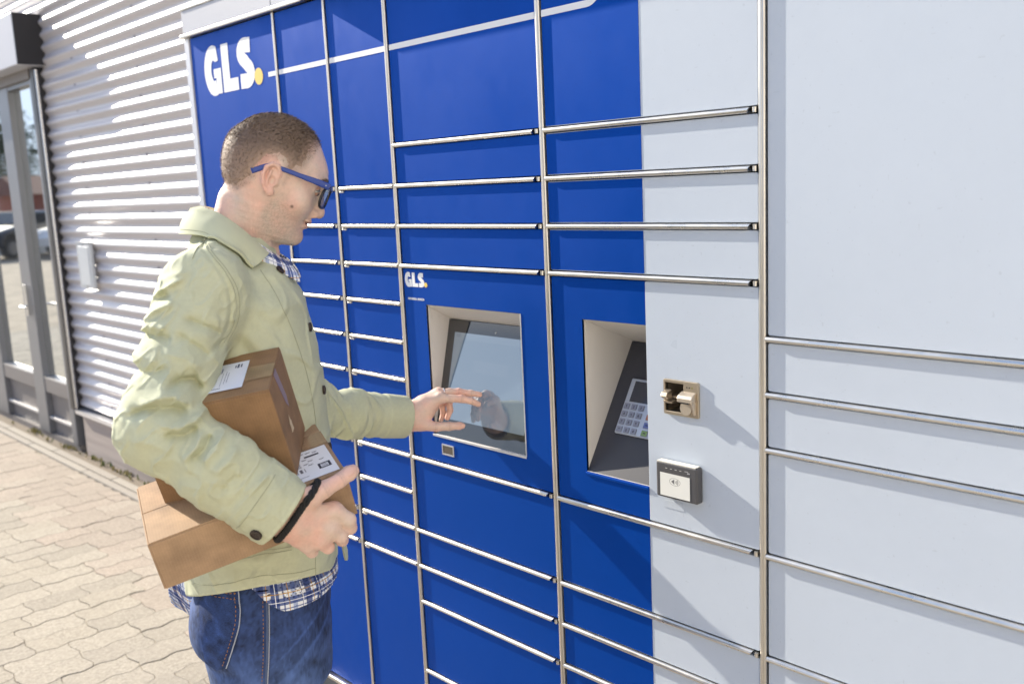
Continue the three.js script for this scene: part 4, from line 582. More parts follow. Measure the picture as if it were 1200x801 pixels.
{ // cropped hair: a close cap of stubble and thousands of short strands
  const f = (x, y, z) => { const h = toHead(x, y, z), m = hairMask(h[0], h[1], h[2]); return headNeck(x, y, z) - 0.0022 * sstep(-0.002, 0.030, m + 0.006 * noise(x * 260, y * 260, z * 260)) + 0.0012 - 0.0005 * noise(x * 330, y * 330, z * 330); };
  const hc = (x, y, z) => { const h = toHead(x, y, z), t = sstep(0.0, 0.035, hairMask(...h)) * (0.50 + 0.45 * sstep(-0.02, 0.07, h[1])), n = fbm(x * 240, y * 240, z * 240, 3), k = 1 + 0.30 * n; return [mix(0.46, 0.165, t) * k, mix(0.32, 0.115, t) * k, mix(0.245, 0.083, t) * k]; };
  const cap_ = polygonise((x, y, z) => { const h = toHead(x, y, z); return h[2] > 0.1 ? 1 : f(x, y, z); }, [-0.092, 1.56, -0.115], [0.092, 1.785, 0.125], 0.0026, hc);
  // keep only faces under hair
  { const p = cap_.attributes.position, ix = cap_.index.array, keep = []; for (let i = 0; i < ix.length; i += 3) { const a = ix[i], h = toHead(p.getX(a), p.getY(a), p.getZ(a)); if (hairMask(...h) > -0.002) keep.push(ix[i], ix[i + 1], ix[i + 2]); } cap_.setIndex(keep); }
  const R = rng(77), p = cap_.attributes.position, nn = cap_.attributes.normal, ix = cap_.index.array, pos = [], col = [], nor = [];
  for (let k = 0; k < 34000; k++) {
    const t = Math.floor(R() * ix.length / 3) * 3, v = ix[t], x = p.getX(v) + (R() - 0.5) * 0.003, y = p.getY(v) + (R() - 0.5) * 0.003, z = p.getZ(v) + (R() - 0.5) * 0.003, h = toHead(x, y, z), m = hairMask(...h); if (m < R() * R() * 0.045 - 0.003 || (h[1] < 0.045 && R() < 0.35)) continue;
    const top = sstep(0.03, 0.09, h[1]), L = mix(0.0026, 0.0058, top) * (0.7 + 0.6 * R()) * clamp(m / 0.012 + 0.45, 0.45, 1), n = new THREE.Vector3(nn.getX(v), nn.getY(v), nn.getZ(v));
    const lay = new THREE.Vector3((R() - 0.5) * 0.3, -0.55 + 0.35 * top, mix(-0.75, 0.9, top) + (R() - 0.5) * 0.25), d = n.clone().multiplyScalar(0.62).addScaledVector(lay, 0.85).normalize(), s = new THREE.Vector3(R() - 0.5, R() - 0.5, R() - 0.5).cross(d).normalize().multiplyScalar(0.00026);
    const e = d.clone().multiplyScalar(L); pos.push(x - s.x, y - s.y, z - s.z, x + s.x, y + s.y, z + s.z, x + e.x, y + e.y, z + e.z);
    const w = 0.82 + 0.4 * R(), c = [0.225 * w, 0.160 * w, 0.113 * w]; col.push(...c, ...c, ...c.map(q => q * 1.25)); const q = n.clone().addScaledVector(d, 0.3).normalize(); for (let i = 0; i < 3; i++) nor.push(q.x, q.y, q.z);
  }
  const st = new THREE.BufferGeometry(); st.setAttribute('position', new THREE.Float32BufferAttribute(pos, 3)); st.setAttribute('normal', new THREE.Float32BufferAttribute(nor, 3)); st.setAttribute('color', new THREE.Float32BufferAttribute(col, 3));
  mesh('hair', [cap_, st], VC({ roughness: 0.62, side: THREE.DoubleSide }), person);
}
{ // glasses: blue frame, black front, clear lenses
  const G = new THREE.Group(); G.name = 'glasses'; person.add(G);
  const H = p => new THREE.Vector3(...fromHead(...p)), blue = M(0.012, 0.045, 0.26, { roughness: 0.28 }), black = M(0.012, 0.013, 0.018, { roughness: 0.22 });
  const fz = 0.1035, pant = y => fz + 0.10 * y;      // front plane
  for (const s of [-1, 1]) {
    const T = [[s * 0.0715, 0.0165, 0.100], [s * 0.0765, 0.0185, 0.080], [s * 0.0785, 0.0205, 0.045], [s * 0.0785, 0.0225, 0.015], [s * 0.0795, 0.0215, -0.012], [s * 0.0785, 0.0115, -0.028], [s * 0.0775, 0.0035, -0.040]];
    // flat temple arm: an extruded band swept along the head
    const c = new THREE.CatmullRomCurve3(T.map(H)), n = 40, pos = [], idx = []; const up = H([0, 1, 0]).sub(H([0, 0, 0])).normalize(), side = new THREE.Vector3(1, 0, 0);
    for (let i = 0; i <= n; i++) { const t = i / n, q = c.getPointAt(t), hh = mix(0.0062, 0.0040, sstep(0, 0.5, t)) + 0.0012 * sstep(0.7, 1, t), w = 0.0017, tn = c.getTangentAt(t), u = up.clone().addScaledVector(tn, -up.dot(tn)).normalize(); for (const [a, b] of [[-1, -0.6], [-0.6, -1], [0.6, -1], [1, -0.6], [1, 0.6], [0.6, 1], [-0.6, 1], [-1, 0.6]]) { const v = q.clone().addScaledVector(side, a * w).addScaledVector(u, b * hh); pos.push(v.x, v.y, v.z); } }
    for (let i = 0; i < n; i++) for (let k = 0; k < 8; k++) { const a = i * 8 + k, b = i * 8 + (k + 1) % 8; idx.push(a, b, b + 8, a, b + 8, a + 8); }
    const cf = i => { for (let k = 1; k < 7; k++) idx.push(i, i + k, i + k + 1); }; cf(0); cf(n * 8);
    const g = new THREE.BufferGeometry(); g.setAttribute('position', new THREE.Float32BufferAttribute(pos, 3)); g.setIndex(idx); g.computeVertexNormals(); mesh('temple', g, new THREE.MeshStandardMaterial({ color: lin(0.012, 0.048, 0.28), roughness: 0.3, side: THREE.DoubleSide }), G);
    mesh('rivet', new THREE.SphereGeometry(0.0014, 8, 8).translate(...H([s * 0.0748, 0.0172, 0.0925]).toArray()), M(0.8, 0.8, 0.8, { metalness: 1, roughness: 0.2 }), G);
    // rim and lens
    const rim = []; for (let k = 0; k < 28; k++) { const a = k / 28 * 2 * Math.PI, ca = Math.cos(a), sa = Math.sin(a), ex = Math.sign(ca) * Math.pow(Math.abs(ca), 0.7) * 0.0265, ey = Math.sign(sa) * Math.pow(Math.abs(sa), 0.75) * 0.0205 - 0.004; rim.push([s * (0.0365 + ex), ey, pant(ey) - 0.014 * Math.pow((0.0365 + ex) / 0.065, 2)]); }
    mesh('rim', tube(rim.map(H), 0.0026, 90, 8, true), black, G);
    const s2 = new THREE.BufferGeometry(), lp = [], li = []; const cc = H([s * 0.0365, -0.004, pant(-0.004) - 0.003]); lp.push(cc.x, cc.y, cc.z); rim.forEach(q => { const v = H(q); lp.push(v.x, v.y, v.z); }); for (let k = 0; k < 28; k++) li.push(0, 1 + k, 1 + (k + 1) % 28); s2.setAttribute('position', new THREE.Float32BufferAttribute(lp, 3)); s2.setIndex(li); s2.computeVertexNormals();
    mesh('lens', s2, MP(0.66, 0.70, 0.66, { transmission: 1, thickness: 0, roughness: 0.02, ior: 1.5, side: THREE.DoubleSide }), G);
  }
  mesh('front_bar', [tube([H([-0.0705, 0.0155, 0.0985]), H([-0.050, 0.0175, 0.1012]), H([-0.0125, 0.0125, 0.1045]), H([0, 0.0095, 0.1058]), H([0.0125, 0.0125, 0.1045]), H([0.050, 0.0175, 0.1012]), H([0.0705, 0.0155, 0.0985])], 0.0031, 60, 8)], blue, G);
}
// ---------------------------------------------------------------- clothes
const sub3 = (a, b) => [a[0] - b[0], a[1] - b[1], a[2] - b[2]], nrm = a => { const l = Math.hypot(...a); return a.map(v => v / l); };
const cuffR = { c: [-0.358, 1.105, -0.003], d: nrm(sub3(J.wrR, J.miR)) }, cuffL = { c: [0.412, 1.070, 0.266], d: nrm(sub3(J.wrL, J.elL)) };
const beyond = (x, y, z, q) => (x - q.c[0]) * q.d[0] + (y - q.c[1]) * q.d[1] + (z - q.c[2]) * q.d[2];
// creases on the near sleeve and front, as (z, y) lines with height and width
const FOLDS = [
  [[[-0.190, 1.470], [-0.172, 1.489], [-0.145, 1.499], [-0.118, 1.500]], 0.0075, 0.011], [[[-0.187, 1.495], [-0.156, 1.513], [-0.107, 1.510]], -0.0040, 0.010],
  [[[-0.205, 1.447], [-0.178, 1.468], [-0.150, 1.484], [-0.125, 1.492]], 0.0070, 0.0085], [[[-0.205, 1.430], [-0.185, 1.455], [-0.154, 1.469]], -0.0090, 0.0085],
  [[[-0.207, 1.424], [-0.178, 1.445], [-0.145, 1.456]], 0.0080, 0.0085], [[[-0.216, 1.405], [-0.190, 1.421], [-0.154, 1.417]], 0.0055, 0.009], [[[-0.210, 1.404], [-0.170, 1.404], [-0.150, 1.398]], -0.0050, 0.0075],
  [[[-0.137, 1.432], [-0.093, 1.408], [-0.078, 1.392]], -0.0055, 0.008], [[[-0.149, 1.412], [-0.112, 1.381], [-0.095, 1.362]], -0.0050, 0.008], [[[-0.095, 1.368], [-0.070, 1.390], [-0.049, 1.412]], -0.0070, 0.009],
  [[[-0.170, 1.385], [-0.130, 1.372], [-0.105, 1.35]], 0.0040, 0.010], [[[-0.232, 1.375], [-0.200, 1.378], [-0.165, 1.368]], 0.0045, 0.012], [[[-0.235, 1.352], [-0.195, 1.352], [-0.150, 1.358]], -0.0050, 0.009],
  [[[-0.160, 1.330], [-0.140, 1.338], [-0.122, 1.335], [-0.108, 1.309]], -0.0100, 0.0090], [[[-0.205, 1.308], [-0.170, 1.322], [-0.145, 1.322], [-0.120, 1.300]], 0.0080, 0.0095], [[[-0.225, 1.292], [-0.185, 1.306], [-0.150, 1.302], [-0.125, 1.290]], -0.0065, 0.0085],
  [[[-0.179, 1.289], [-0.143, 1.276], [-0.116, 1.284], [-0.100, 1.296]], 0.0065, 0.0080], [[[-0.165, 1.268], [-0.135, 1.262], [-0.112, 1.272]], -0.0055, 0.0075], [[[-0.140, 1.226], [-0.116, 1.247], [-0.107, 1.268]], 0.0060, 0.0085], [[[-0.128, 1.224], [-0.104, 1.242], [-0.095, 1.262]], -0.0050, 0.007],
  [[[-0.112, 1.222], [-0.088, 1.242], [-0.075, 1.263]], 0.0055, 0.0085], [[[-0.095, 1.205], [-0.068, 1.224], [-0.055, 1.240]], 0.0038, 0.009], [[[-0.055, 1.168], [-0.030, 1.184], [-0.012, 1.193]], 0.0035, 0.008], [[[-0.085, 1.178], [-0.055, 1.200]], -0.0035, 0.008],
  [[[-0.215, 1.262], [-0.180, 1.258], [-0.150, 1.240]], 0.0042, 0.012], [[[-0.190, 1.225], [-0.150, 1.232], [-0.12, 1.21]], 0.0030, 0.012], [[[-0.150, 1.190], [-0.110, 1.185]], 0.0028, 0.012],
].map(([p, h, w]) => ({ p, h, w, b: [Math.min(...p.map(q => q[0])) - 0.03, Math.max(...p.map(q => q[0])) + 0.03, Math.min(...p.map(q => q[1])) - 0.03, Math.max(...p.map(q => q[1])) + 0.03] }));
const BODYFOLDS = [[[[-0.070, 1.395], [-0.035, 1.33], [-0.01, 1.27]], -0.0040, 0.010], [[[-0.055, 1.400], [-0.010, 1.35], [0.015, 1.29]], 0.0032, 0.012], [[[-0.045, 1.44], [0.0, 1.40], [0.03, 1.36]], -0.0022, 0.012], [[[0.012, 1.33], [0.035, 1.24], [0.04, 1.15]], 0.0028, 0.012], [[[-0.01, 1.45], [0.02, 1.405]], 0.002, 0.012], [[[-0.03, 1.22], [0.03, 1.17], [0.06, 1.12]], 0.0030, 0.013], [[[-0.14, 0.985], [-0.06, 0.975], [0.03, 0.99]], 0.0030, 0.010], [[[-0.12, 0.962], [-0.03, 0.958], [0.02, 0.965]], -0.0030, 0.008]].map(([p, h, w]) => ({ p, h, w }));
const hemY = (x, z) => 0.905 + 0.07 * (z - 0.05) + 0.32 * Math.max(0, Math.abs(x) - 0.10);
const sleeveR = (x, y, z) => { let d = cap(x, y, z, J.shR, J.elR, 0.0700, 0.0610); d = smin(d, cap(x, y, z, J.elR, J.miR, 0.0605, 0.0600), 0.03); return smin(d, cap(x, y, z, J.miR, J.wrR, 0.0600, 0.0555), 0.02); };
const sleeveL = (x, y, z) => smin(cap(x, y, z, J.shL, J.elL, 0.0735, 0.061), cap(x, y, z, J.elL, J.wrL, 0.0585, 0.0495), 0.03);
const trap = (x, y, z) => { const ax = Math.abs(x); return cap(ax, y, z, [0.045, 1.522, -0.090], [0.160, 1.458, -0.104], 0.044, 0.0660); };
function jacketField(x, y, z) {
  const t = torso(x, y, z);
  let d = smin(t, trap(x, y, z), 0.042);
  if (d > 0.25 && Math.abs(x) < 0.15) return d;
  let sr = sleeveR(x, y, z), sl = sleeveL(x, y, z);
  if (Math.abs(sr) < 0.03 && x < -0.17) { for (const f of FOLDS) if (z > f.b[0] && z < f.b[1] && y > f.b[2] && y < f.b[3]) { const q = polyDist(f.p, z, y) / (f.w * 0.82); if (q < 3) sr -= (f.h < 0 ? 2.1 : 1.7) * f.h * Math.exp(-Math.pow(q, 1.4)) * sstep(0, 0.2, polyDist.t) * sstep(1, 0.8, polyDist.t) * sstep(-0.19, -0.26, x); } sr -= 0.0030 * fbm(x * 14 + 3, y * 22 + z * 10, z * 18, 3) + 0.0026 * sstep(0.35, 0.0, Math.abs(noise(y * 30 + z * 14, z * 22 - y * 6, x * 12 + 2))) * (0.5 + 0.5 * noise(y * 12, z * 12, 4)) + 0.0022 * sstep(0.3, 0.0, Math.abs(noise(y * 40 - z * 42, z * 30 + y * 20, x * 18))); }
  if (Math.abs(sl) < 0.03) { const s = beyond(x, y, z, cuffL); const k = sstep(-0.066, -0.11, s); sl -= k * (0.0095 * noise(s * 38, x * 12, y * 12 + 5) + 0.0055 * noise(s * 75 + x * 30, y * 30, 4) + 0.004 * sstep(0.3, 0, Math.abs(noise(s * 30 + y * 20, x * 30, 8)))); const c = Math.abs(s + 0.062); sl -= 0.0022 * sstep(-0.066, -0.060, s) ; }
  const cr = beyond(x, y, z, cuffR), cl = beyond(x, y, z, cuffL);
  if (x < -0.2) sr -= 0.0022 * sstep(-0.072, -0.068, cr);
  if (x < -0.15) { sr = smax(sr, cr, 0.004); if (cr > -0.055) sr = smax(sr, -(sleeveR(x, y, z) + 0.0065), 0.003); }
  if (x > 0.2) { sl = smax(sl, cl, 0.004); if (cl > -0.055) sl = smax(sl, -(sleeveL(x, y, z) + 0.0065), 0.003); }
  if (Math.abs(d) < 0.03) { for (const f of BODYFOLDS) if (x < 0) { const q = polyDist(f.p, z, y) / f.w; if (q < 3) d -= f.h * Math.exp(-q * q) * sstep(0, 0.25, polyDist.t) * sstep(1, 0.7, polyDist.t); } d -= 0.004 * fbm(x * 9, y * 11, z * 9 + 2, 3) + 0.0028 * sstep(0.3, 0.0, Math.abs(noise(y * 11 + z * 20, z * 16 - y * 9, x * 14 + 6))); if (z < -0.1) d -= 0.004 * noise(x * 14 + y * 6, y * 22, 3); }
  d = smin(d, sr, 0.028); d = smin(d, sl, 0.035);
  if (y > 1.40) { d = smax(d, -(cap(x, y, z, [0, 1.44, -0.070], [0, 1.66, -0.062], 0.062, 0.070)), 0.006); }
  if (y < 1.49) d = smax(d, -Math.max(t + 0.0130, y - 1.48), 0.004);
  if (z > -0.03 && y < 1.56) { const xl = 0.058 - 0.03 * sstep(1.40, 1.52, y), xr = -0.016 + 0.010 * Math.sin(y * 9); d = smax(d, -Math.max(xr - x, x - xl, -0.01 - z), 0.004); }
  if (y < 1.0 && Math.abs(x) < 0.26) d = smax(d, hemY(x, z) - y, 0.004);
  // armhole seam, a shallow stitched groove
  if (x < -0.08 && y > 1.36) { const q = polyDist(ARMHOLE, z, y); if (q < 0.02) d += 0.0022 * Math.exp(-q * q / 0.000008) - 0.0010 * Math.exp(-((q - 0.006) ** 2) / 0.000012); }
  return d;
}
const ARMHOLE = [[-0.109, 1.543], [-0.092, 1.522], [-0.076, 1.500], [-0.063, 1.470], [-0.061, 1.440], [-0.068, 1.408], [-0.085, 1.380]];
const sage = (x, y, z, a, b, c) => { const n = fbm(x * 30, y * 30, z * 30, 3), n2 = noise(x * 300, y * 300, z * 300), k = 1 + 0.07 * n + 0.045 * n2; let w = 0; const cr = beyond(x, y, z, cuffR); if (x < -0.2 && Math.abs(cr + 0.003) < 0.004) w = 0.10; if (y < hemY(x, z) + 0.004 && Math.abs(x) < 0.24) w = 0.12; return [0.545 * (k + w), 0.562 * (k + w), 0.392 * (k + w)]; };
const JF = jacketField;
const jacket = mesh('jacket', sideUV(polygonise(JF, [-0.45, 0.85, -0.28], [0.48, 1.60, 0.30], 0.0034, sage)), VC({ roughness: 0.85, bumpMap: twill, bumpScale: 0.0007 }), person);
const clothMat = M(0.545, 0.562, 0.392, { roughness: 0.85 }), thread = M(0.36, 0.37, 0.26, { roughness: 0.9 }), threadL = M(0.42, 0.43, 0.30, { roughness: 0.9 });
// a strip between two lines, with thickness; rows of points run across it
function strip3(rows, th, name, m, parent, uvScale) {
  const R = rows.length, C = rows[0].length, pos = [], idx = [], uv = [];
  const V = rows.map(r => r.map(p => new THREE.Vector3(...p))), N = V.map((r, i) => r.map((p, j) => { const a = V[Math.min(R - 1, i + 1)][j].clone().sub(V[Math.max(0, i - 1)][j]), b = r[Math.min(C - 1, j + 1)].clone().sub(r[Math.max(0, j - 1)]); return a.cross(b).normalize(); }));
  let len = 0; const L = V.map((r, i) => i ? (len += r[Math.floor(C / 2)].distanceTo(V[i - 1][Math.floor(C / 2)])) : 0);
  for (const s of [0.5, -0.5]) V.forEach((r, i) => { let w = 0; r.forEach((p, j) => { if (j) w += p.distanceTo(r[j - 1]); const q = p.clone().addScaledVector(N[i][j], th * s); pos.push(q.x, q.y, q.z); uv.push(L[i], w); }); });
  const q4 = (a, b, c, d) => idx.push(a, b, c, a, c, d), K = R * C;
  for (let i = 0; i < R - 1; i++) for (let j = 0; j < C - 1; j++) { const a = i * C + j; q4(a, a + C, a + C + 1, a + 1); q4(K + a, K + a + 1, K + a + C + 1, K + a + C); }
  for (let i = 0; i < R - 1; i++) for (const j of [0, C - 1]) { const a = i * C + j; j ? q4(a, a + C, K + a + C, K + a) : q4(a, K + a, K + a + C, a + C); }
  for (let j = 0; j < C - 1; j++) for (const i of [0, R - 1]) { const a = i * C + j; i ? q4(a, K + a, K + a + 1, a + 1) : q4(a, a + 1, K + a + 1, K + a); }
  let g = new THREE.BufferGeometry(); g.setAttribute('position', new THREE.Float32BufferAttribute(pos, 3)); g.setAttribute('uv', new THREE.Float32BufferAttribute(uv, 2)); g.setIndex(idx); g = g.toNonIndexed();
  // smooth faces, hard rims
  g.computeVertexNormals(); const p = g.attributes.position, n = g.attributes.normal, map = new Map();
  const key = i => p.getX(i).toFixed(5) + p.getY(i).toFixed(5) + p.getZ(i).toFixed(5), fn = []; for (let i = 0; i < p.count; i++) { const k = key(i), v = new THREE.Vector3(n.getX(i), n.getY(i), n.getZ(i)); fn.push(v); if (!map.has(k)) map.set(k, []); map.get(k).push(v); }
  for (let i = 0; i < p.count; i++) { const s = new THREE.Vector3(); for (const v of map.get(key(i))) if (v.dot(fn[i]) > 0.5) s.add(v); s.normalize(); n.setXYZ(i, s.x, s.y, s.z); }
  return mesh(name, g, m, parent);
}
const curve = pts => new THREE.CatmullRomCurve3(pts.map(p => new THREE.Vector3(...p)));
const mirror = l => [...l.map(p => [-p[0], p[1], p[2]]).reverse(), ...l.slice(1)];
{ // turned-down collar: stand inside, fold, leaf outside
  const stand = mirror([[0, 1.545, -0.132], [-0.050, 1.540, -0.112], [-0.070, 1.522, -0.070], [-0.072, 1.498, -0.030], [-0.058, 1.470, 0.014]]);
  const fold = mirror([[0, 1.601, -0.121], [-0.036, 1.598, -0.110], [-0.062, 1.585, -0.080], [-0.0745, 1.556, -0.043], [-0.066, 1.511, -0.002]]);
  const edge = mirror([[0, 1.556, -0.158], [-0.060, 1.556, -0.143], [-0.108, 1.552, -0.103], [-0.128, 1.524, -0.070], [-0.112, 1.484, -0.036]]);
  const cs = curve(stand), cf = curve(fold), ce = curve(edge), rows = [];
  for (let i = 0; i <= 72; i++) { const t = i / 72, s = cs.getPoint(t), f = cf.getPoint(t), e = ce.getPoint(t), r = []; const o = f.clone().sub(new THREE.Vector3(0, f.y, -0.05)).normalize();
    for (let k = 0; k <= 4; k++) { const v = s.clone().lerp(f, k / 5); r.push(v.toArray()); } r.push(f.clone().addScaledVector(new THREE.Vector3(0, 1, 0), 0.002).toArray());
    for (let k = 1; k <= 7; k++) { const v = f.clone().lerp(e, k / 7), b = Math.sin(Math.PI * k / 7); v.addScaledVector(o, 0.007 * b + 0.003).addScaledVector(new THREE.Vector3(0, 1, 0), 0.006 * b + 0.0015 * noise(t * 14, k * 0.4, 2)); for (let w = 0; w < 6; w++) { const e = 0.003, q = JF(v.x, v.y, v.z); if (q > 0.0062) break; const n = new THREE.Vector3(JF(v.x + e, v.y, v.z) - JF(v.x - e, v.y, v.z), JF(v.x, v.y + e, v.z) - JF(v.x, v.y - e, v.z), JF(v.x, v.y, v.z + e) - JF(v.x, v.y, v.z - e)).normalize(); v.addScaledVector(n, 0.0066 - q); } r.push(v.toArray()); } rows.push(r); }
  const collar = strip3(rows, 0.0042, 'collar', clothMat, jacket);
  // edge stitching on the leaf
  const line = rows.map(r => { const a = new THREE.Vector3(...r[11]), b = new THREE.Vector3(...r[12]); return a.lerp(b, 0.15); });
  mesh('stitching', tube(line.map((v, i) => { const o = v.clone().sub(new THREE.Vector3(0, v.y - 0.03, -0.05)).normalize(); return v.addScaledVector(o, 0.0022); }), 0.0006, 140, 5), thread, collar);
}
{ // seams and top-stitching, buttons, pocket, cuff button
  const S = (P, lift = 0.0002, r = 0.00055) => sewn(JF, P, r, lift);
  mesh('stitching', [...S(ARMHOLE.map(p => [p[0] + 0.007, p[1] - 0.001])), ...S(ARMHOLE.map(p => [p[0] + 0.012, p[1] - 0.002])), ...S([[-0.19, 0.925], [-0.128, 0.935], [-0.066, 0.945], [0.0, 0.940], [0.039, 0.934]]), ...S([[0.041, 0.98], [0.039, 0.95], [0.037, 0.918]]), ...S([[-0.016, 1.487], [0.014, 1.432], [0.044, 1.33], [0.057, 1.247], [0.060, 1.18]]),
    ...S([[-0.069, 1.106], [-0.038, 1.146], [-0.003, 1.186]].map(p => [p[0] - 0.002, p[1] + 0.002])), ...S([[-0.14, 0.972], [-0.06, 0.985], [0.0, 0.985]]), ...S([[-0.14, 0.978], [-0.06, 0.991], [0.0, 0.991]])], thread, jacket);
  mesh('shoulder_seam', [...S([[-0.100, 1.556], [-0.112, 1.535], [-0.118, 1.52]], 0.0004, 0.0008)], thread, jacket);
  const btn = (h, r) => { const q = new THREE.Quaternion().setFromUnitVectors(new THREE.Vector3(0, 1, 0), h.n), g = [new THREE.CylinderGeometry(r * 0.96, r, 0.0026, 24), new THREE.TorusGeometry(r * 0.86, r * 0.16, 8, 24).rotateX(Math.PI / 2).translate(0, 0.0014, 0)]; for (const [a, b] of [[1, 0], [-1, 0], [0, 1], [0, -1]]) g.push(new THREE.CylinderGeometry(r * 0.11, r * 0.11, 0.0006, 8).translate(a * r * 0.26, 0.0016, b * r * 0.26)); const m = merge(g); m.applyQuaternion(q); m.translate(...h.v.clone().addScaledVector(h.n, 0.0016).toArray()); mesh('button', m, M(0.035, 0.022, 0.015, { roughness: 0.32 }), jacket); };
  for (const [z, y] of [[-0.009, 1.482], [0.040, 1.373], [0.060, 1.251], [0.062, 1.14]]) { const d = nrm([0.80, 0, -0.6]), h = hit(JF, [-0.045 - d[0] * 0.4, y, z - d[2] * 0.4], d, 0.8); if (h) btn(h, 0.0088); }
  { const h = hit(JF, [-0.7, 1.101, -0.040], [1, 0, 0]); if (h) btn(h, 0.0098); }
  // free lower corner of the far front, hanging open
  const rows = []; for (let i = 0; i <= 12; i++) { const t = i / 12, r = []; for (let k = 0; k <= 6; k++) { const u = k / 6; r.push([0.050 + 0.020 * u - 0.004 * Math.sin(3 * t), mix(1.02, 0.860 + 0.018 * Math.pow(Math.abs(u - 0.5) * 2, 3), t), 0.083 + 0.022 * t * (0.4 + 0.6 * u) - 0.006 * u * u]); } rows.push(r); }
  strip3(rows, 0.004, 'front_corner', clothMat, jacket);
}
// plaid cloth
const plaid = canvasTexture(512, 512, (c, W) => {
  c.fillStyle = '#e9ecf2'; c.fillRect(0, 0, W, W); const q = W / 64;           // 64 mm repeat
  const bands = [[2, 10, 'rgba(24,44,112,0.66)'], [17, 2, 'rgba(28,48,116,0.55)'], [29, 6, 'rgba(84,112,184,0.40)'], [42, 2, 'rgba(28,48,116,0.5)'], [48, 9, 'rgba(22,40,104,0.62)']];
  for (const d of [0, 1]) for (const [a, w, s] of bands) { c.fillStyle = s; d ? c.fillRect(0, a * q, W, w * q) : c.fillRect(a * q, 0, w * q, W); }
  for (const d of [0, 1]) for (const a of [24, 60]) { c.fillStyle = 'rgba(196,140,52,0.8)'; d ? c.fillRect(0, a * q, W, q) : c.fillRect(a * q, 0, q, W); c.fillStyle = 'rgba(255,255,255,0.9)'; d ? c.fillRect(0, (a - 17) * q, W, q) : c.fillRect((a - 17) * q, 0, q, W); }
});
plaid.wrapS = plaid.wrapT = THREE.RepeatWrapping; plaid.repeat.set(1 / 0.08, 1 / 0.08);
const plaidMat = new THREE.MeshStandardMaterial({ map: plaid, roughness: 0.85, side: THREE.DoubleSide });
{ // shirt: worn under the jacket, hem hanging out below it, longer at the back
  const hem = (x, z) => 0.945 - 0.076 * sstep(-0.125, -0.010, z) + 0.006 * sstep(0.03, 0.08, z);
  const f = (x, y, z) => { let d = torso(x, y, z) + 0.0175 - 0.0205 * sstep(0.95, 0.88, y) - 0.003 * sstep(0.92, 0.86, y) * noise(Math.atan2(x, z + 0.06) * 5, y * 6, 3); d = smin(d, trap(x, y, z) + 0.016, 0.05); d = smax(d, -(d + 0.004), 0.001); d = smax(d, hem(x, z) - y, 0.003); d = smax(d, y - 1.545, 0.004); if (y > 1.40) { d = smax(d, -cap(x, y, z, [0, 1.45, -0.07], [0, 1.62, -0.045], 0.064, 0.062), 0.004); d = smax(d, -Math.max(Math.abs(x) - 0.35 * (y - 1.44), -z), 0.003); } return d; };
  let g = polygonise(f, [-0.23, 0.80, -0.25], [0.23, 1.56, 0.11], 0.0038); g = g.toNonIndexed(); const p = g.attributes.position, uv = new Float32Array(p.count * 2);
  for (let i = 0; i < p.count; i += 3) { const a = [0, 1, 2].map(k => Math.atan2(p.getX(i + k), p.getZ(i + k) + 0.065)); if (Math.max(...a) - Math.min(...a) > 3) for (let k = 0; k < 3; k++) if (a[k] < 0) a[k] += 2 * Math.PI; for (let k = 0; k < 3; k++) { uv[2 * (i + k)] = a[k] * 0.163; uv[2 * (i + k) + 1] = p.getY(i + k) + 0.1 * Math.sin(a[k]) * 0.2; } }
  g.setAttribute('uv', new THREE.BufferAttribute(uv, 2));
  const shirt = mesh('shirt', g, plaidMat, person);
  const fold = mirror([[0, 1.602, -0.112], [-0.040, 1.592, -0.098], [-0.064, 1.566, -0.056], [-0.063, 1.534, -0.020], [-0.046, 1.509, 0.010], [-0.020, 1.497, 0.028]]);
  const edge = mirror([[0, 1.560, -0.126], [-0.060, 1.552, -0.102], [-0.080, 1.530, -0.056], [-0.078, 1.500, -0.018], [-0.068, 1.474, 0.022], [-0.052, 1.455, 0.050]]);
  const cf = curve(fold), ce = curve(edge), rows = [];
  for (let i = 0; i <= 60; i++) { const t = i / 60, a = cf.getPoint(t), b = ce.getPoint(t), r = [], o = a.clone().sub(new THREE.Vector3(0, a.y, -0.04)).normalize(); for (let k = 0; k <= 5; k++) { r.push(a.clone().lerp(b, k / 5).addScaledVector(o, 0.005 * Math.sin(Math.PI * k / 5)).toArray()); } rows.push(r); }
  strip3(rows, 0.0026, 'shirt_collar', plaidMat, shirt);
  // fallen back corner of the tail
  const tr = []; for (let i = 0; i <= 16; i++) { const t = i / 16, r = []; for (let k = 0; k <= 12; k++) { const u = k / 12, low = 0.800 + 0.030 * Math.pow(Math.abs(2 * u - 0.95), 2.4); r.push([-0.02 + 0.05 * u + 0.016 * Math.sin(u * 8 + t * 2.5) * t, mix(0.915, low, t), mix(-0.178, -0.232, u) - 0.022 * u * Math.sin(t * 2.2)]); } tr.push(r); }
  strip3(tr, 0.0022, 'shirt_tail', plaidMat, shirt);
}
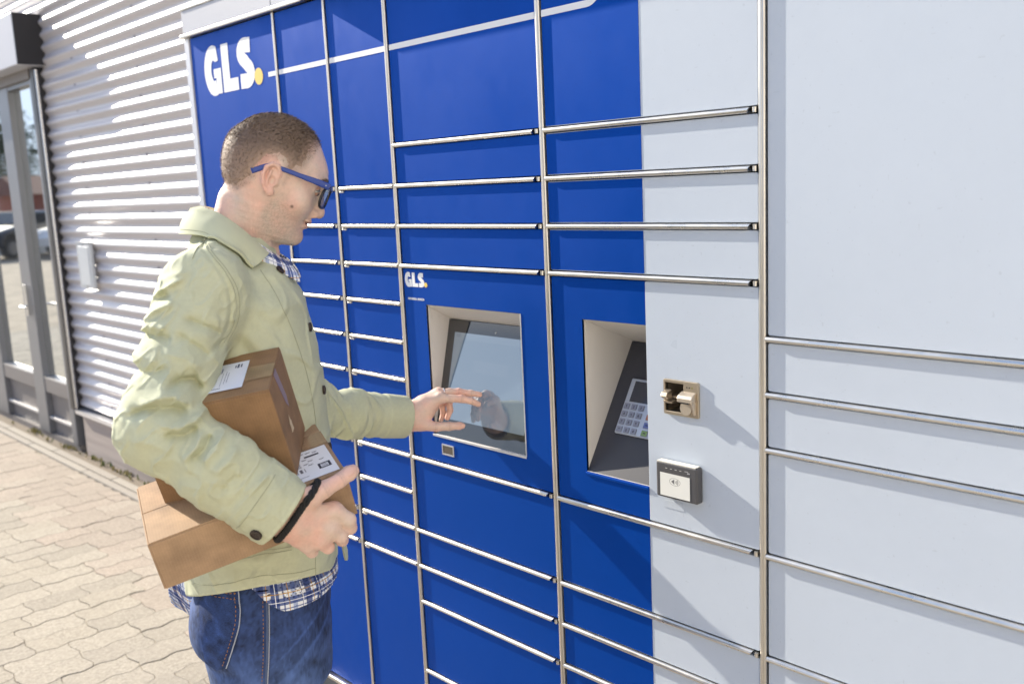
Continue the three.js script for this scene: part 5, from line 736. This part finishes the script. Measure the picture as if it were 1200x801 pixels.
{ // jeans
  const hipsT = [[0.66, -0.165, 0.040, 0.17], [0.74, -0.176, 0.046, 0.178], [0.80, -0.192, 0.052, 0.180], [0.86, -0.193, 0.055, 0.174], [0.92, -0.180, 0.055, 0.165], [0.97, -0.17, 0.052, 0.158]], hips = sectionField(hipsT, 2.5);
  const leg = (x, y, z, s) => { let d = cap(x, y, z, [s * 0.088, 0.80, -0.068], [s * 0.098, 0.47, -0.052], 0.104, 0.076); d = smin(d, cap(x, y, z, [s * 0.098, 0.47, -0.052], [s * 0.105, 0.07, -0.09], 0.076, 0.062), 0.04); return d; };
  const f = (x, y, z) => { let d = Math.max(hips(x, y, z), 0.72 - y); d = smin(d, smin(leg(x, y, z, 1), leg(x, y, z, -1), 0.01), 0.06); d = smin(d, ell(Math.abs(x), y, z, [0.085, 0.825, -0.118], [0.085, 0.075, 0.078]), 0.04);
    if (Math.abs(d) < 0.03) { d += 0.0045 * Math.exp(-(((y - 0.762 + 0.12 * (z + 0.15)) / 0.010) ** 2)) * sstep(-0.09, -0.15, z) - 0.0040 * fbm(x * 16, y * 26 + z * 14, z * 16, 3) - 0.0025 * (1 - Math.abs(noise(x * 10 + 1, y * 34 - z * 20, z * 9))) * sstep(-0.10, 0.0, z); }
    d = smax(d, y - 0.965, 0.005); d = smax(d, 0.055 - y, 0.004); return d; };
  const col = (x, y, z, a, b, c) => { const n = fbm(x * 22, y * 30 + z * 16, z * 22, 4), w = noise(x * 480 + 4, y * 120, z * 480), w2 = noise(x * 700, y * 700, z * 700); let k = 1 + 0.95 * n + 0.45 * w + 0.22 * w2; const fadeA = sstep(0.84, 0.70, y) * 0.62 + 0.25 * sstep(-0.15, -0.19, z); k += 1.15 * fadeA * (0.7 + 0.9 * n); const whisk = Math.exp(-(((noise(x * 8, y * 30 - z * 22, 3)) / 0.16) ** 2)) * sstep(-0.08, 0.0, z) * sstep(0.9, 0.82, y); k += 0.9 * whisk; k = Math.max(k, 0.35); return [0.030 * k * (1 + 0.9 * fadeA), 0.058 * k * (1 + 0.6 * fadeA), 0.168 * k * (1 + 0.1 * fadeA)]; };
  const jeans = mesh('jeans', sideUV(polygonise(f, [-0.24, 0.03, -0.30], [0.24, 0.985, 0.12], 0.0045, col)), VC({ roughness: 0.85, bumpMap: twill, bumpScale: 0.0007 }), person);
  const tan = M(0.34, 0.17, 0.06, { roughness: 0.8 }), pale = M(0.42, 0.45, 0.52, { roughness: 0.85 }), deep = M(0.02, 0.035, 0.09, { roughness: 0.9 });
  const S = (P, r, lift, dash) => sewn(f, P, r, lift, 0.0035, undefined, dash);
  // side seam: a dark ridge, a pale felled edge and tan stitches
  mesh('side_seam', [...S([[-0.051, 0.93], [-0.053, 0.865], [-0.058, 0.80], [-0.066, 0.73], [-0.064, 0.6], [-0.058, 0.45]], 0.0024, 0.0002)], M(0.085, 0.12, 0.22, { roughness: 0.9 }), jeans);
  mesh('stitching', [...S([[-0.048, 0.93], [-0.0495, 0.865], [-0.055, 0.80], [-0.063, 0.73], [-0.061, 0.6], [-0.055, 0.45]], 0.0010, 0.0012)], pale, jeans);
  mesh('stitching', [...S([[-0.058, 0.93], [-0.060, 0.865], [-0.065, 0.80], [-0.073, 0.74]], 0.0008, 0.0012, 2)], tan, jeans);
  // back pocket: a patch laid on the seat, with turned edges and stitches
  // pocket outline
  const P = [[-0.180, 0.921], [-0.099, 0.917], [-0.100, 0.868], [-0.129, 0.782], [-0.165, 0.800], [-0.188, 0.860]];
  const rows = []; const onSeat = (z, y, l = 0.002) => { const h = hit(f, [-0.62, y, z], [1, 0, 0]); return h ? h.v.addScaledVector(h.n, l).toArray() : [-0.1, y, z]; };
  for (let i = 0; i <= 20; i++) { const t = i / 20, r = []; for (let k = 0; k <= 16; k++) { const u = k / 16; const y = mix(0.918, 0.785, t), right = t < 0.36 ? -0.0995 - 0.001 * t : mix(-0.1, -0.130, (t - 0.36) / 0.64), left = mix(-0.176, -0.168, t); r.push(onSeat(mix(left, right, u), y + (t > 0.7 ? 0.012 * (1 - Math.abs(u * 2 - 1)) * -(t - 0.7) / 0.3 : 0) + 0.004 * (1 - u) * (1 - t))); } rows.push(r); }
  const pocket = strip3(rows, 0.003, 'pocket', M(0.50, 0.55, 0.76, { roughness: 0.9, map: denim, bumpMap: twill, bumpScale: 0.0005 }), jeans);
  mesh('stitching', [...S([[-0.182, 0.914], [-0.140, 0.912], [-0.101, 0.910]], 0.0009, 0.0048, 2), ...S([[-0.182, 0.905], [-0.140, 0.903], [-0.101, 0.901]], 0.0008, 0.0048, 2), ...S([[-0.1065, 0.912], [-0.1075, 0.868], [-0.1355, 0.789]], 0.0008, 0.0048, 2)], tan, pocket);
  mesh('hem_edge', [...S([[-0.0995, 0.918], [-0.1003, 0.868], [-0.130, 0.784]], 0.0012, 0.0040)], pale, pocket);
  for (const s of [-1, 1]) { const g = polygonise((x, y, z) => { const q = x - s * 0.118; let d = smin(cap(q, y, z, [0, 0.055, -0.11], [s * 0.01, 0.045, 0.09], 0.046, 0.044), cap(q, y, z, [0, 0.09, -0.10], [0, 0.06, 0.0], 0.05, 0.04), 0.03); d = smax(d, 0.012 - y, 0.006); d = smax(d, y - 0.115, 0.006); return d; }, [s * 0.118 - 0.07, 0.0, -0.18], [s * 0.118 + 0.07, 0.13, 0.16], 0.007); const sh = mesh('shoe', g, M(0.16, 0.10, 0.06, { roughness: 0.6 }), person); mesh('sole', new RoundedBoxGeometry(0.088, 0.022, 0.275, 3, 0.010).translate(s * 0.120, 0.011, -0.008), M(0.5, 0.48, 0.44, { roughness: 0.8 }), sh); }
}
{ // braided dark wristband, ring
  const c = new THREE.Vector3(-0.3565, 1.1035, 0.0115), d = new THREE.Vector3(...cuffR.d).add(new THREE.Vector3(0, 0.1, -0.05)).normalize(), u = new THREE.Vector3(1, 0, 0).addScaledVector(d, -d.x).normalize(), v = new THREE.Vector3().crossVectors(d, u), gs = [];
  const br = mesh('wristband', (() => { const ring = (ph, amp) => { const P = []; for (let i = 0; i < 96; i++) { const a = i / 96 * 2 * Math.PI, r = 0.0018 * Math.cos(a * 17 + ph), o = 0.0034 * Math.sin(a * 17 + ph); const w = u.clone().multiplyScalar(Math.cos(a)).addScaledVector(v, Math.sin(a)); let q = 0.012; for (let t = 0; t < 40; t++) { const s = fR(c.x + w.x * q, c.y + w.y * q, c.z + w.z * q); if (s > 0) break; q += Math.max(-s * 0.7, 0.0004); } P.push(c.clone().addScaledVector(w, q + 0.0028 + r).addScaledVector(d, o)); } return tube(P, 0.0031, 260, 6, true); }; return [ring(0), ring(2.094), ring(4.188)]; })(), M(0.010, 0.010, 0.012, { roughness: 0.75 }), person);
  const A = new THREE.Vector3(...lFing[2][0].slice(0, 3)), a = new THREE.Vector3(...lFing[1][0].slice(0, 3)), b = new THREE.Vector3(...lFing[1][1].slice(0, 3)), m = a.clone().lerp(b, 0.55), q = new THREE.Quaternion().setFromUnitVectors(new THREE.Vector3(0, 0, 1), b.clone().sub(a).normalize());
  const g = new THREE.TorusGeometry(0.0112, 0.0014, 10, 36); g.scale(1, 1, 1.7); g.applyQuaternion(q); g.translate(m.x, m.y, m.z); mesh('ring', g, M(0.8, 0.79, 0.76, { metalness: 1, roughness: 0.18 }), person);
}
// ---------------------------------------------------------------- parcels under his arm
const kraft = grainTexture(512, (u, v, i, j) => { const n = 0.84 + 0.14 * tnoise(u, v, 7, 21, 5) + 0.02 * noise(u * 40, v * 300, 2) + 0.07 * (h3(i, j, 3) - 0.5) + 0.012 * Math.sin(u * 2 * Math.PI * 44); return [n, n * 0.985, n * 0.96]; }, true); kraft.repeat.set(5, 5);
function placed(o, center, axes) { // axes given in the person's frame as (forward, up, out to his right)
  const toL = a => new THREE.Vector3(-a[2], a[1], a[0]), m = new THREE.Matrix4().makeBasis(...axes.map(a => toL(nrm(a)))); m.setPosition(...toL(center).toArray());
  const P = new THREE.Matrix4().makeRotationY(PERSON_TURN); P.setPosition(...PERSON_POS); P.multiply(m); const q = new THREE.Quaternion(), s = new THREE.Vector3(); P.decompose(o.position, q, s); o.quaternion.copy(q); return o;
}
function boxUV(g, s = 1) { const p = g.attributes.position, n = g.attributes.normal, uv = new Float32Array(p.count * 2); for (let i = 0; i < p.count; i++) { const a = [Math.abs(n.getX(i)), Math.abs(n.getY(i)), Math.abs(n.getZ(i))], k = a.indexOf(Math.max(...a)); uv[2 * i] = (k === 0 ? p.getZ(i) : p.getX(i)) * s; uv[2 * i + 1] = (k === 1 ? p.getZ(i) : p.getY(i)) * s; } g.setAttribute('uv', new THREE.BufferAttribute(uv, 2)); return g; }
const wave = (g, amp, f) => { const p = g.attributes.position; for (let i = 0; i < p.count; i++) p.setY(i, p.getY(i) + amp * fbm(p.getX(i) * f, p.getZ(i) * f, 3, 2)); return g; };
{
  const ax = [[0.9588, 0.2155, -0.1852], [-0.1747, 0.9611, 0.2138], [0.2241, -0.1727, 0.9592]], lx = 0.160, ly = 0.0433, lz = 0.1025;
  const b = placed(thing('flat_parcel', 'long flat kraft cardboard parcel lying beneath the cube-shaped one, gripped by the hand', 'parcel'), [-0.0643, 1.1085, 0.2501], ax);
  const tan = M(0.56, 0.38, 0.24, { map: kraft, roughness: 0.8 });
  mesh('carton', boxUV(new RoundedBoxGeometry(2 * lx, 2 * ly - 0.002, 2 * lz, 3, 0.0022).translate(0, -0.001, 0)), tan, b);
  const light = tan;
  mesh('flap', boxUV(bx(-lx + 0.0008, lx - 0.0008, ly - 0.002, ly + 0.0006, -lz + 0.0008, -0.0008, 0.0008)), light, b); mesh('flap', boxUV(bx(-lx + 0.0008, lx - 0.0008, ly - 0.002, ly + 0.0006, 0.0008, lz - 0.0008, 0.0008)), light, b);
  mesh('end_flap', boxUV(bx(-lx - 0.0022, -lx + 0.0002, -ly + 0.001, ly - 0.0012, -lz + 0.002, lz - 0.001, 0.0008)), light, b);
  mesh('fold_line', bx(-lx + 0.016, -lx + 0.046, ly + 0.0004, ly + 0.0009, 0.0005, 0.0012), M(0.2, 0.12, 0.07), b);
  const tape = MP(0.53, 0.36, 0.23, { roughness: 0.16, clearcoat: 0.8, clearcoatRoughness: 0.12, map: kraft });
  mesh('tape', wave(new THREE.PlaneGeometry(0.12, 0.05, 30, 12).rotateX(-Math.PI / 2).translate(lx - 0.06, ly + 0.0016, -0.038), 0.0014, 60), tape, b);
  mesh('tape', boxUV(bx(lx - 0.0002, lx + 0.0004, ly - 0.03, ly, -0.060, -0.015)), tape, b);
  const lab = canvasTexture(512, 512, (c, W) => { c.fillStyle = '#e9ebf1'; c.fillRect(0, 0, W, W); c.fillStyle = '#25273a'; const R = rng(9);
    const code = (x, y, w, h) => { for (let k = 0; k < w; k += 5) if (R() < 0.55) c.fillRect(x + k, y, 4, h); }, mat2 = (x, y, w, n) => { const s = w / n; for (let i = 0; i < n; i++) for (let j = 0; j < n; j++) if (R() < 0.5) c.fillRect(x + i * s, y + j * s, s + 0.5, s + 0.5); };
    code(150, 60, 110, 60); for (let i = 0; i < 9; i++) c.fillRect(130, 150 + i * 14, 150, 6); code(150, 300, 150, 62);
    c.fillRect(330, 100, 110, 28); for (const [x, y] of [[300, 40], [350, 44], [300, 150], [340, 190], [400, 60], [300, 230], [330, 260], [420, 220]]) { c.fillRect(x, y, 38, 6); c.fillRect(x, y + 11, 30, 5); }
    c.fillRect(390, 300, 92, 92); c.fillStyle = '#e9ebf1'; c.fillRect(408, 318, 56, 56); c.fillStyle = '#3b3d4c'; for (let k = 0; k < 4; k++) c.fillRect(414, 324 + k * 13, 44, 5);
    c.fillStyle = '#8b8e9e'; c.fillRect(110, 20, 2, 470); for (let k = 0; k < 9; k++) c.fillRect(30, 60 + k * 44, 60, 5); c.fillStyle = '#55586a'; c.fillRect(40, 440, 260, 6); c.fillRect(40, 460, 200, 6); });
  mesh('shipping_label', wave(new THREE.PlaneGeometry(0.118, 0.104, 16, 14).rotateX(-Math.PI / 2).translate(lx - 0.0075 - 0.059, ly + 0.0020, lz - 0.0075 - 0.052), 0.0006, 30), new THREE.MeshStandardMaterial({ map: lab, roughness: 0.55 }), b);
}
{
  const ax = [[0.9782, 0.1529, 0.1405], [-0.1848, 0.9496, 0.2531], [-0.0947, -0.2735, 0.9572]], lx = 0.11105, ly = 0.08325, lz = 0.07985;
  const b = placed(thing('square_parcel', 'brown cube-shaped cardboard parcel with a torn lilac tape strip, on the flat parcel', 'parcel'), [-0.0908, 1.2412, 0.2337], ax);
  const br = M(0.38, 0.225, 0.115, { map: kraft, roughness: 0.72 }), br2 = M(0.38, 0.225, 0.115, { map: kraft, roughness: 0.5 });
  mesh('carton', boxUV(new RoundedBoxGeometry(2 * lx, 2 * ly - 0.002, 2 * lz, 3, 0.0024).translate(0, -0.001, 0)), br, b);
  mesh('flap', boxUV(bx(-lx + 0.001, lx - 0.001, ly - 0.002, ly + 0.0006, -lz + 0.001, -0.001, 0.0008)), br, b); mesh('flap', boxUV(bx(-lx + 0.001, lx - 0.001, ly - 0.002, ly + 0.0006, 0.001, lz - 0.001, 0.0008)), br2, b);
  const tape = MP(0.40, 0.255, 0.15, { roughness: 0.22, clearcoat: 0.6, clearcoatRoughness: 0.2, map: kraft });
  mesh('tape', boxUV(wave(new THREE.PlaneGeometry(2 * lx - 0.002, 0.05, 30, 8).rotateX(-Math.PI / 2).translate(0, ly + 0.0014, 0.008), 0.0006, 50)), tape, b);
  // torn strip of lilac tape and a pale printed mark on the end
  const s = new THREE.Shape(); [[-0.038, 0.082], [-0.014, 0.083], [0.004, 0.020], [-0.002, 0.002], [-0.014, 0.016]].forEach((p, i) => i ? s.lineTo(...p) : s.moveTo(...p));
  const g = flat(s, 0, 0.0004); g.rotateY(Math.PI / 2); g.translate(lx + 0.0003, 0, -0.012); mesh('torn_tape', g, M(0.25, 0.17, 0.22, { roughness: 0.35 }), b);
  const t = new THREE.Shape(); [[-0.010, -0.012], [0.010, -0.014], [0.006, -0.002], [0.008, 0.002], [0.003, 0.008], [0.001, 0.018], [-0.003, 0.010], [-0.008, 0.004], [-0.006, 0.0]].forEach((p, i) => i ? t.lineTo(...p) : t.moveTo(...p));
  const g2 = flat(t, 0, 0.0003); g2.rotateY(Math.PI / 2); g2.translate(lx + 0.0003, -0.020, 0.012); mesh('printed_mark', g2, M(0.62, 0.50, 0.33, { roughness: 0.6 }), b);
  const lab = canvasTexture(512, 400, (c, W, H) => { c.fillStyle = '#dfe3ee'; c.fillRect(0, 0, W, H); c.fillStyle = '#4a5578'; for (const [x, y, w, h] of [[30, 40, 14, 320], [60, 60, 5, 260], [76, 40, 10, 320], [110, 90, 8, 200], [150, 300, 6, 60]]) c.fillRect(x, y, w, h); for (let k = 0; k < 12; k++) { c.fillRect(30, 48 + k * 26, 18 + (k * 37) % 40, 7); } c.fillStyle = '#5a6280'; c.fillRect(200, 170, 9, 170); c.fillRect(240, 120, 9, 60); c.fillRect(180, 90, 4, 60); c.fillStyle = '#9aa3b8'; c.fillRect(330, 40, 2, 320); c.fillRect(360, 130, 4, 200); for (let k = 0; k < 8; k++) c.fillRect(265, 370 - k * 4, 4, 3); c.fillStyle = '#454f78'; for (const [x, y, n, w] of [[300, 150, 9, 9], [318, 250, 4, 6], [344, 60, 5, 8], [380, 120, 12, 4], [396, 140, 10, 4], [286, 300, 5, 6]]) for (let k = 0; k < n; k++) c.fillRect(x, y + k * 15, w, 9 + (k * 7) % 5); c.fillStyle = '#3c466a'; c.fillRect(440, 30, 14, 60); c.fillRect(462, 36, 10, 50); c.fillRect(426, 44, 8, 40); c.fillRect(250, 352, 120, 8); });
  mesh('shipping_label', new THREE.PlaneGeometry(0.135, 0.098).rotateX(-Math.PI / 2).translate(-0.0035, ly + 0.0024, 0.004), new THREE.MeshStandardMaterial({ map: lab, roughness: 0.5 }), b);
}
// ---------------------------------------------------------------- across the yard, seen mirrored in the door glass and the screen
{
  const R = rng(404);
  function tree(x, z, h, r, label, tone, bare) {
    const t = thing('tree', label, 'tree', [x, 0, z], 'trees across the yard'); const wood = M(0.09, 0.065, 0.045, { roughness: 0.95 });
    const tr = [cyl([0, -0.05, 0], [0.1, h * 0.55, 0], 0.035 * h * 0.55, 9, 0.014 * h)], tips = [];
    for (let k = 0; k < 13; k++) { const a = k * 2.4, y0 = h * (0.28 + 0.026 * k), L = r * (0.95 - 0.03 * k), e = [Math.cos(a) * L, y0 + L * 0.75, Math.sin(a) * L]; tr.push(cyl([0.07, y0, 0], e, 0.012 * h * 0.6, 6, 0.004 * h * 0.6)); tips.push(e); for (let q = 0; q < 3; q++) { const f = [e[0] + (R() - 0.5) * r * 0.8, e[1] + R() * r * 0.5, e[2] + (R() - 0.5) * r * 0.8]; tr.push(cyl(e.map((v, i) => i === 1 ? v - 0.2 : v * 0.8), f, 0.003 * h, 5, 0.001 * h)); tips.push(f); } }
    mesh('trunk', tr, wood, t);
    const pos = [], col = []; for (let k = 0; k < 3600; k++) { const e = tips[Math.floor(R() * tips.length)], s = r * 0.36, p = [e[0] + (R() + R() + R() - 1.5) * s, e[1] + (R() + R() + R() - 1.5) * s * 0.8, e[2] + (R() + R() + R() - 1.5) * s], L = 0.14 + 0.16 * R(), a = [R() - 0.5, R() - 0.5, R() - 0.5], c = [R() - 0.5, R() - 0.5, R() - 0.5]; pos.push(...p, p[0] + a[0] * L * 2, p[1] + a[1] * L * 2, p[2] + a[2] * L * 2, p[0] + c[0] * L * 2, p[1] + c[1] * L * 2, p[2] + c[2] * L * 2); const w = 0.6 + 0.8 * R(); for (let i = 0; i < 3; i++) col.push(tone[0] * w, tone[1] * w, tone[2] * w); }
    const g = new THREE.BufferGeometry(); g.setAttribute('position', new THREE.Float32BufferAttribute(pos, 3)); g.setAttribute('color', new THREE.Float32BufferAttribute(col, 3)); g.computeVertexNormals(); mesh('crown', g, VC({ side: THREE.DoubleSide }), t);
  }
  const T = [[-47, 9.6, 6.4, 2.3, 0], [-50, 8.2, 6.8, 2.4, 0], [-112, 30, 6.4, 3.0, 0], [-104, 36, 5.6, 2.7, 1], [-116, 41, 6.8, 3.2, 0], [-98, 44, 5.5, 2.6, 1], [-108, 50, 6.5, 3.0, 0], [-118, 22, 6.0, 2.9, 1], [-96, 58, 6.2, 3.0, 0]];
  T.forEach(([x, z, h, r, k]) => tree(x, z, h, r, x > -60 ? 'dark leafy tree across the yard, mirrored in the left pane of the door' : 'small tree on the horizon beyond the brick house, mirrored in the door glass', k ? [0.10, 0.075, 0.035] : [0.045, 0.065, 0.022]));
  // low red brick house beyond the trees
  const hs = thing('brick_house', 'low red brick house with a dark roof mirrored in the door glass', 'house', [-84, 0, 31]);
  mesh('wall', bx(-4, 4, 0, 2.5, -9, 9), M(0.34, 0.105, 0.065, { roughness: 0.9 }), hs);
  const rf = new THREE.Shape(); rf.moveTo(-4.6, 2.45); rf.lineTo(0, 4.0); rf.lineTo(4.6, 2.45); const rg = new THREE.ExtrudeGeometry(rf, { depth: 19, bevelEnabled: false }); rg.translate(0, 0, -9.5); mesh('roof', rg, M(0.16, 0.06, 0.045, { roughness: 0.85 }), hs);
  for (let k = 0; k < 5; k++) { const w = mesh('window', bx(3.98, 4.06, 0.9, 2.0, -7.6 + k * 3.4, -6.2 + k * 3.4), M(0.75, 0.75, 0.73), hs); mesh('pane', bx(4.05, 4.075, 1.0, 1.9, -7.5 + k * 3.4, -6.3 + k * 3.4), M(0.03, 0.04, 0.05, { roughness: 0.08 }), w); }
  // parked vehicles, lofted from side outlines
  function car(name, label, cat, x, z, turn, paintC, van, group) {
    const t = thing(name, label, cat, [x, 0, z], group); t.rotation.y = turn;
    const P = van ? [[-2.4, 0.35], [-2.45, 1.0], [-2.4, 2.2], [-2.2, 2.35], [1.0, 2.35], [1.35, 2.2], [1.85, 1.25], [2.45, 1.05], [2.55, 0.6], [2.5, 0.35]] : [[-2.1, 0.35], [-2.15, 0.75], [-2.05, 0.98], [-1.65, 1.05], [-1.15, 1.42], [0.25, 1.45], [0.95, 1.02], [1.95, 0.85], [2.12, 0.6], [2.08, 0.35]];
    const hole = [], s = new THREE.Shape(); s.moveTo(...P[0]); P.slice(1).forEach(p => s.lineTo(...p)); for (const wx of [van ? 1.6 : 1.3, van ? -1.5 : -1.3]) { s.lineTo(wx + 0.38, 0.35); s.absarc(wx, 0.33, 0.38, 0.05, Math.PI - 0.05); } s.lineTo(...P[0]);
    const g = new THREE.ExtrudeGeometry(s, { depth: 1.5, bevelEnabled: true, bevelThickness: 0.12, bevelSize: 0.1, bevelOffset: -0.1, bevelSegments: 3 }); g.translate(0, 0, -0.75); mesh('body', g, MP(...paintC, { roughness: 0.3, clearcoat: 1, clearcoatRoughness: 0.05 }), t);
    const gl = new THREE.Shape(), Q = van ? [[0.1, 1.3], [0.1, 2.05], [1.1, 2.05], [1.6, 1.3]] : [[-1.35, 1.03], [-0.98, 1.34], [0.22, 1.36], [0.75, 1.03]]; Q.forEach((p, i) => i ? gl.lineTo(...p) : gl.moveTo(...p));
    for (const sd of [-1, 1]) { const w = new THREE.ExtrudeGeometry(gl, { depth: 0.01, bevelEnabled: false }); w.translate(0, 0, sd * 0.875 - 0.005); mesh('side_window', w, M(0.02, 0.025, 0.03, { roughness: 0.05 }), t); }
    const a = van ? [[1.37, 2.16], [1.84, 1.28]] : [[0.30, 1.42], [0.93, 1.05]]; const ws = new THREE.BufferGeometry(); const q = []; for (const [m, n] of [[0, 0], [1, 0], [1, 1], [0, 0], [1, 1], [0, 1]]) q.push(a[m][0] + 0.012, a[m][1] + 0.008, n ? 0.66 : -0.66); ws.setAttribute('position', new THREE.Float32BufferAttribute(q, 3)); ws.computeVertexNormals(); mesh('windscreen', ws, M(0.02, 0.025, 0.03, { roughness: 0.05, side: THREE.DoubleSide }), t);
    for (const wx of [van ? 1.6 : 1.3, van ? -1.5 : -1.3]) for (const sd of [-1, 1]) { const w = mesh('wheel', cyl([wx, 0.32, sd * 0.62], [wx, 0.32, sd * 0.84], 0.32, 24), mat.rubber, t); mesh('rim', cyl([wx, 0.32, sd * 0.84], [wx, 0.32, sd * 0.855], 0.2, 18), M(0.5, 0.5, 0.52, { metalness: 0.9, roughness: 0.3 }), w); }
    for (const sd of [-1, 1]) mesh('headlight', new RoundedBoxGeometry(0.08, 0.16, 0.3, 3, 0.03).translate(van ? 2.46 : 2.03, van ? 0.9 : 0.72, sd * 0.55), M(0.8, 0.82, 0.85, { roughness: 0.1 }), t);
  }
  car('parked_car', 'white saloon car parked across the yard, mirrored in the right door pane', 'car', -31, 9.2, 1.2, [0.78, 0.78, 0.78], false);
  car('parked_van', 'pale blue delivery van parked behind the white car, mirrored in the door glass', 'van', -41, 13.4, 1.35, [0.36, 0.46, 0.58], true);
  car('dark_car', 'dark estate car parked across the yard, mirrored in the left door pane', 'car', -33, 7.2, 1.0, [0.03, 0.032, 0.04], false);
}
renderer.render(scene, camera);
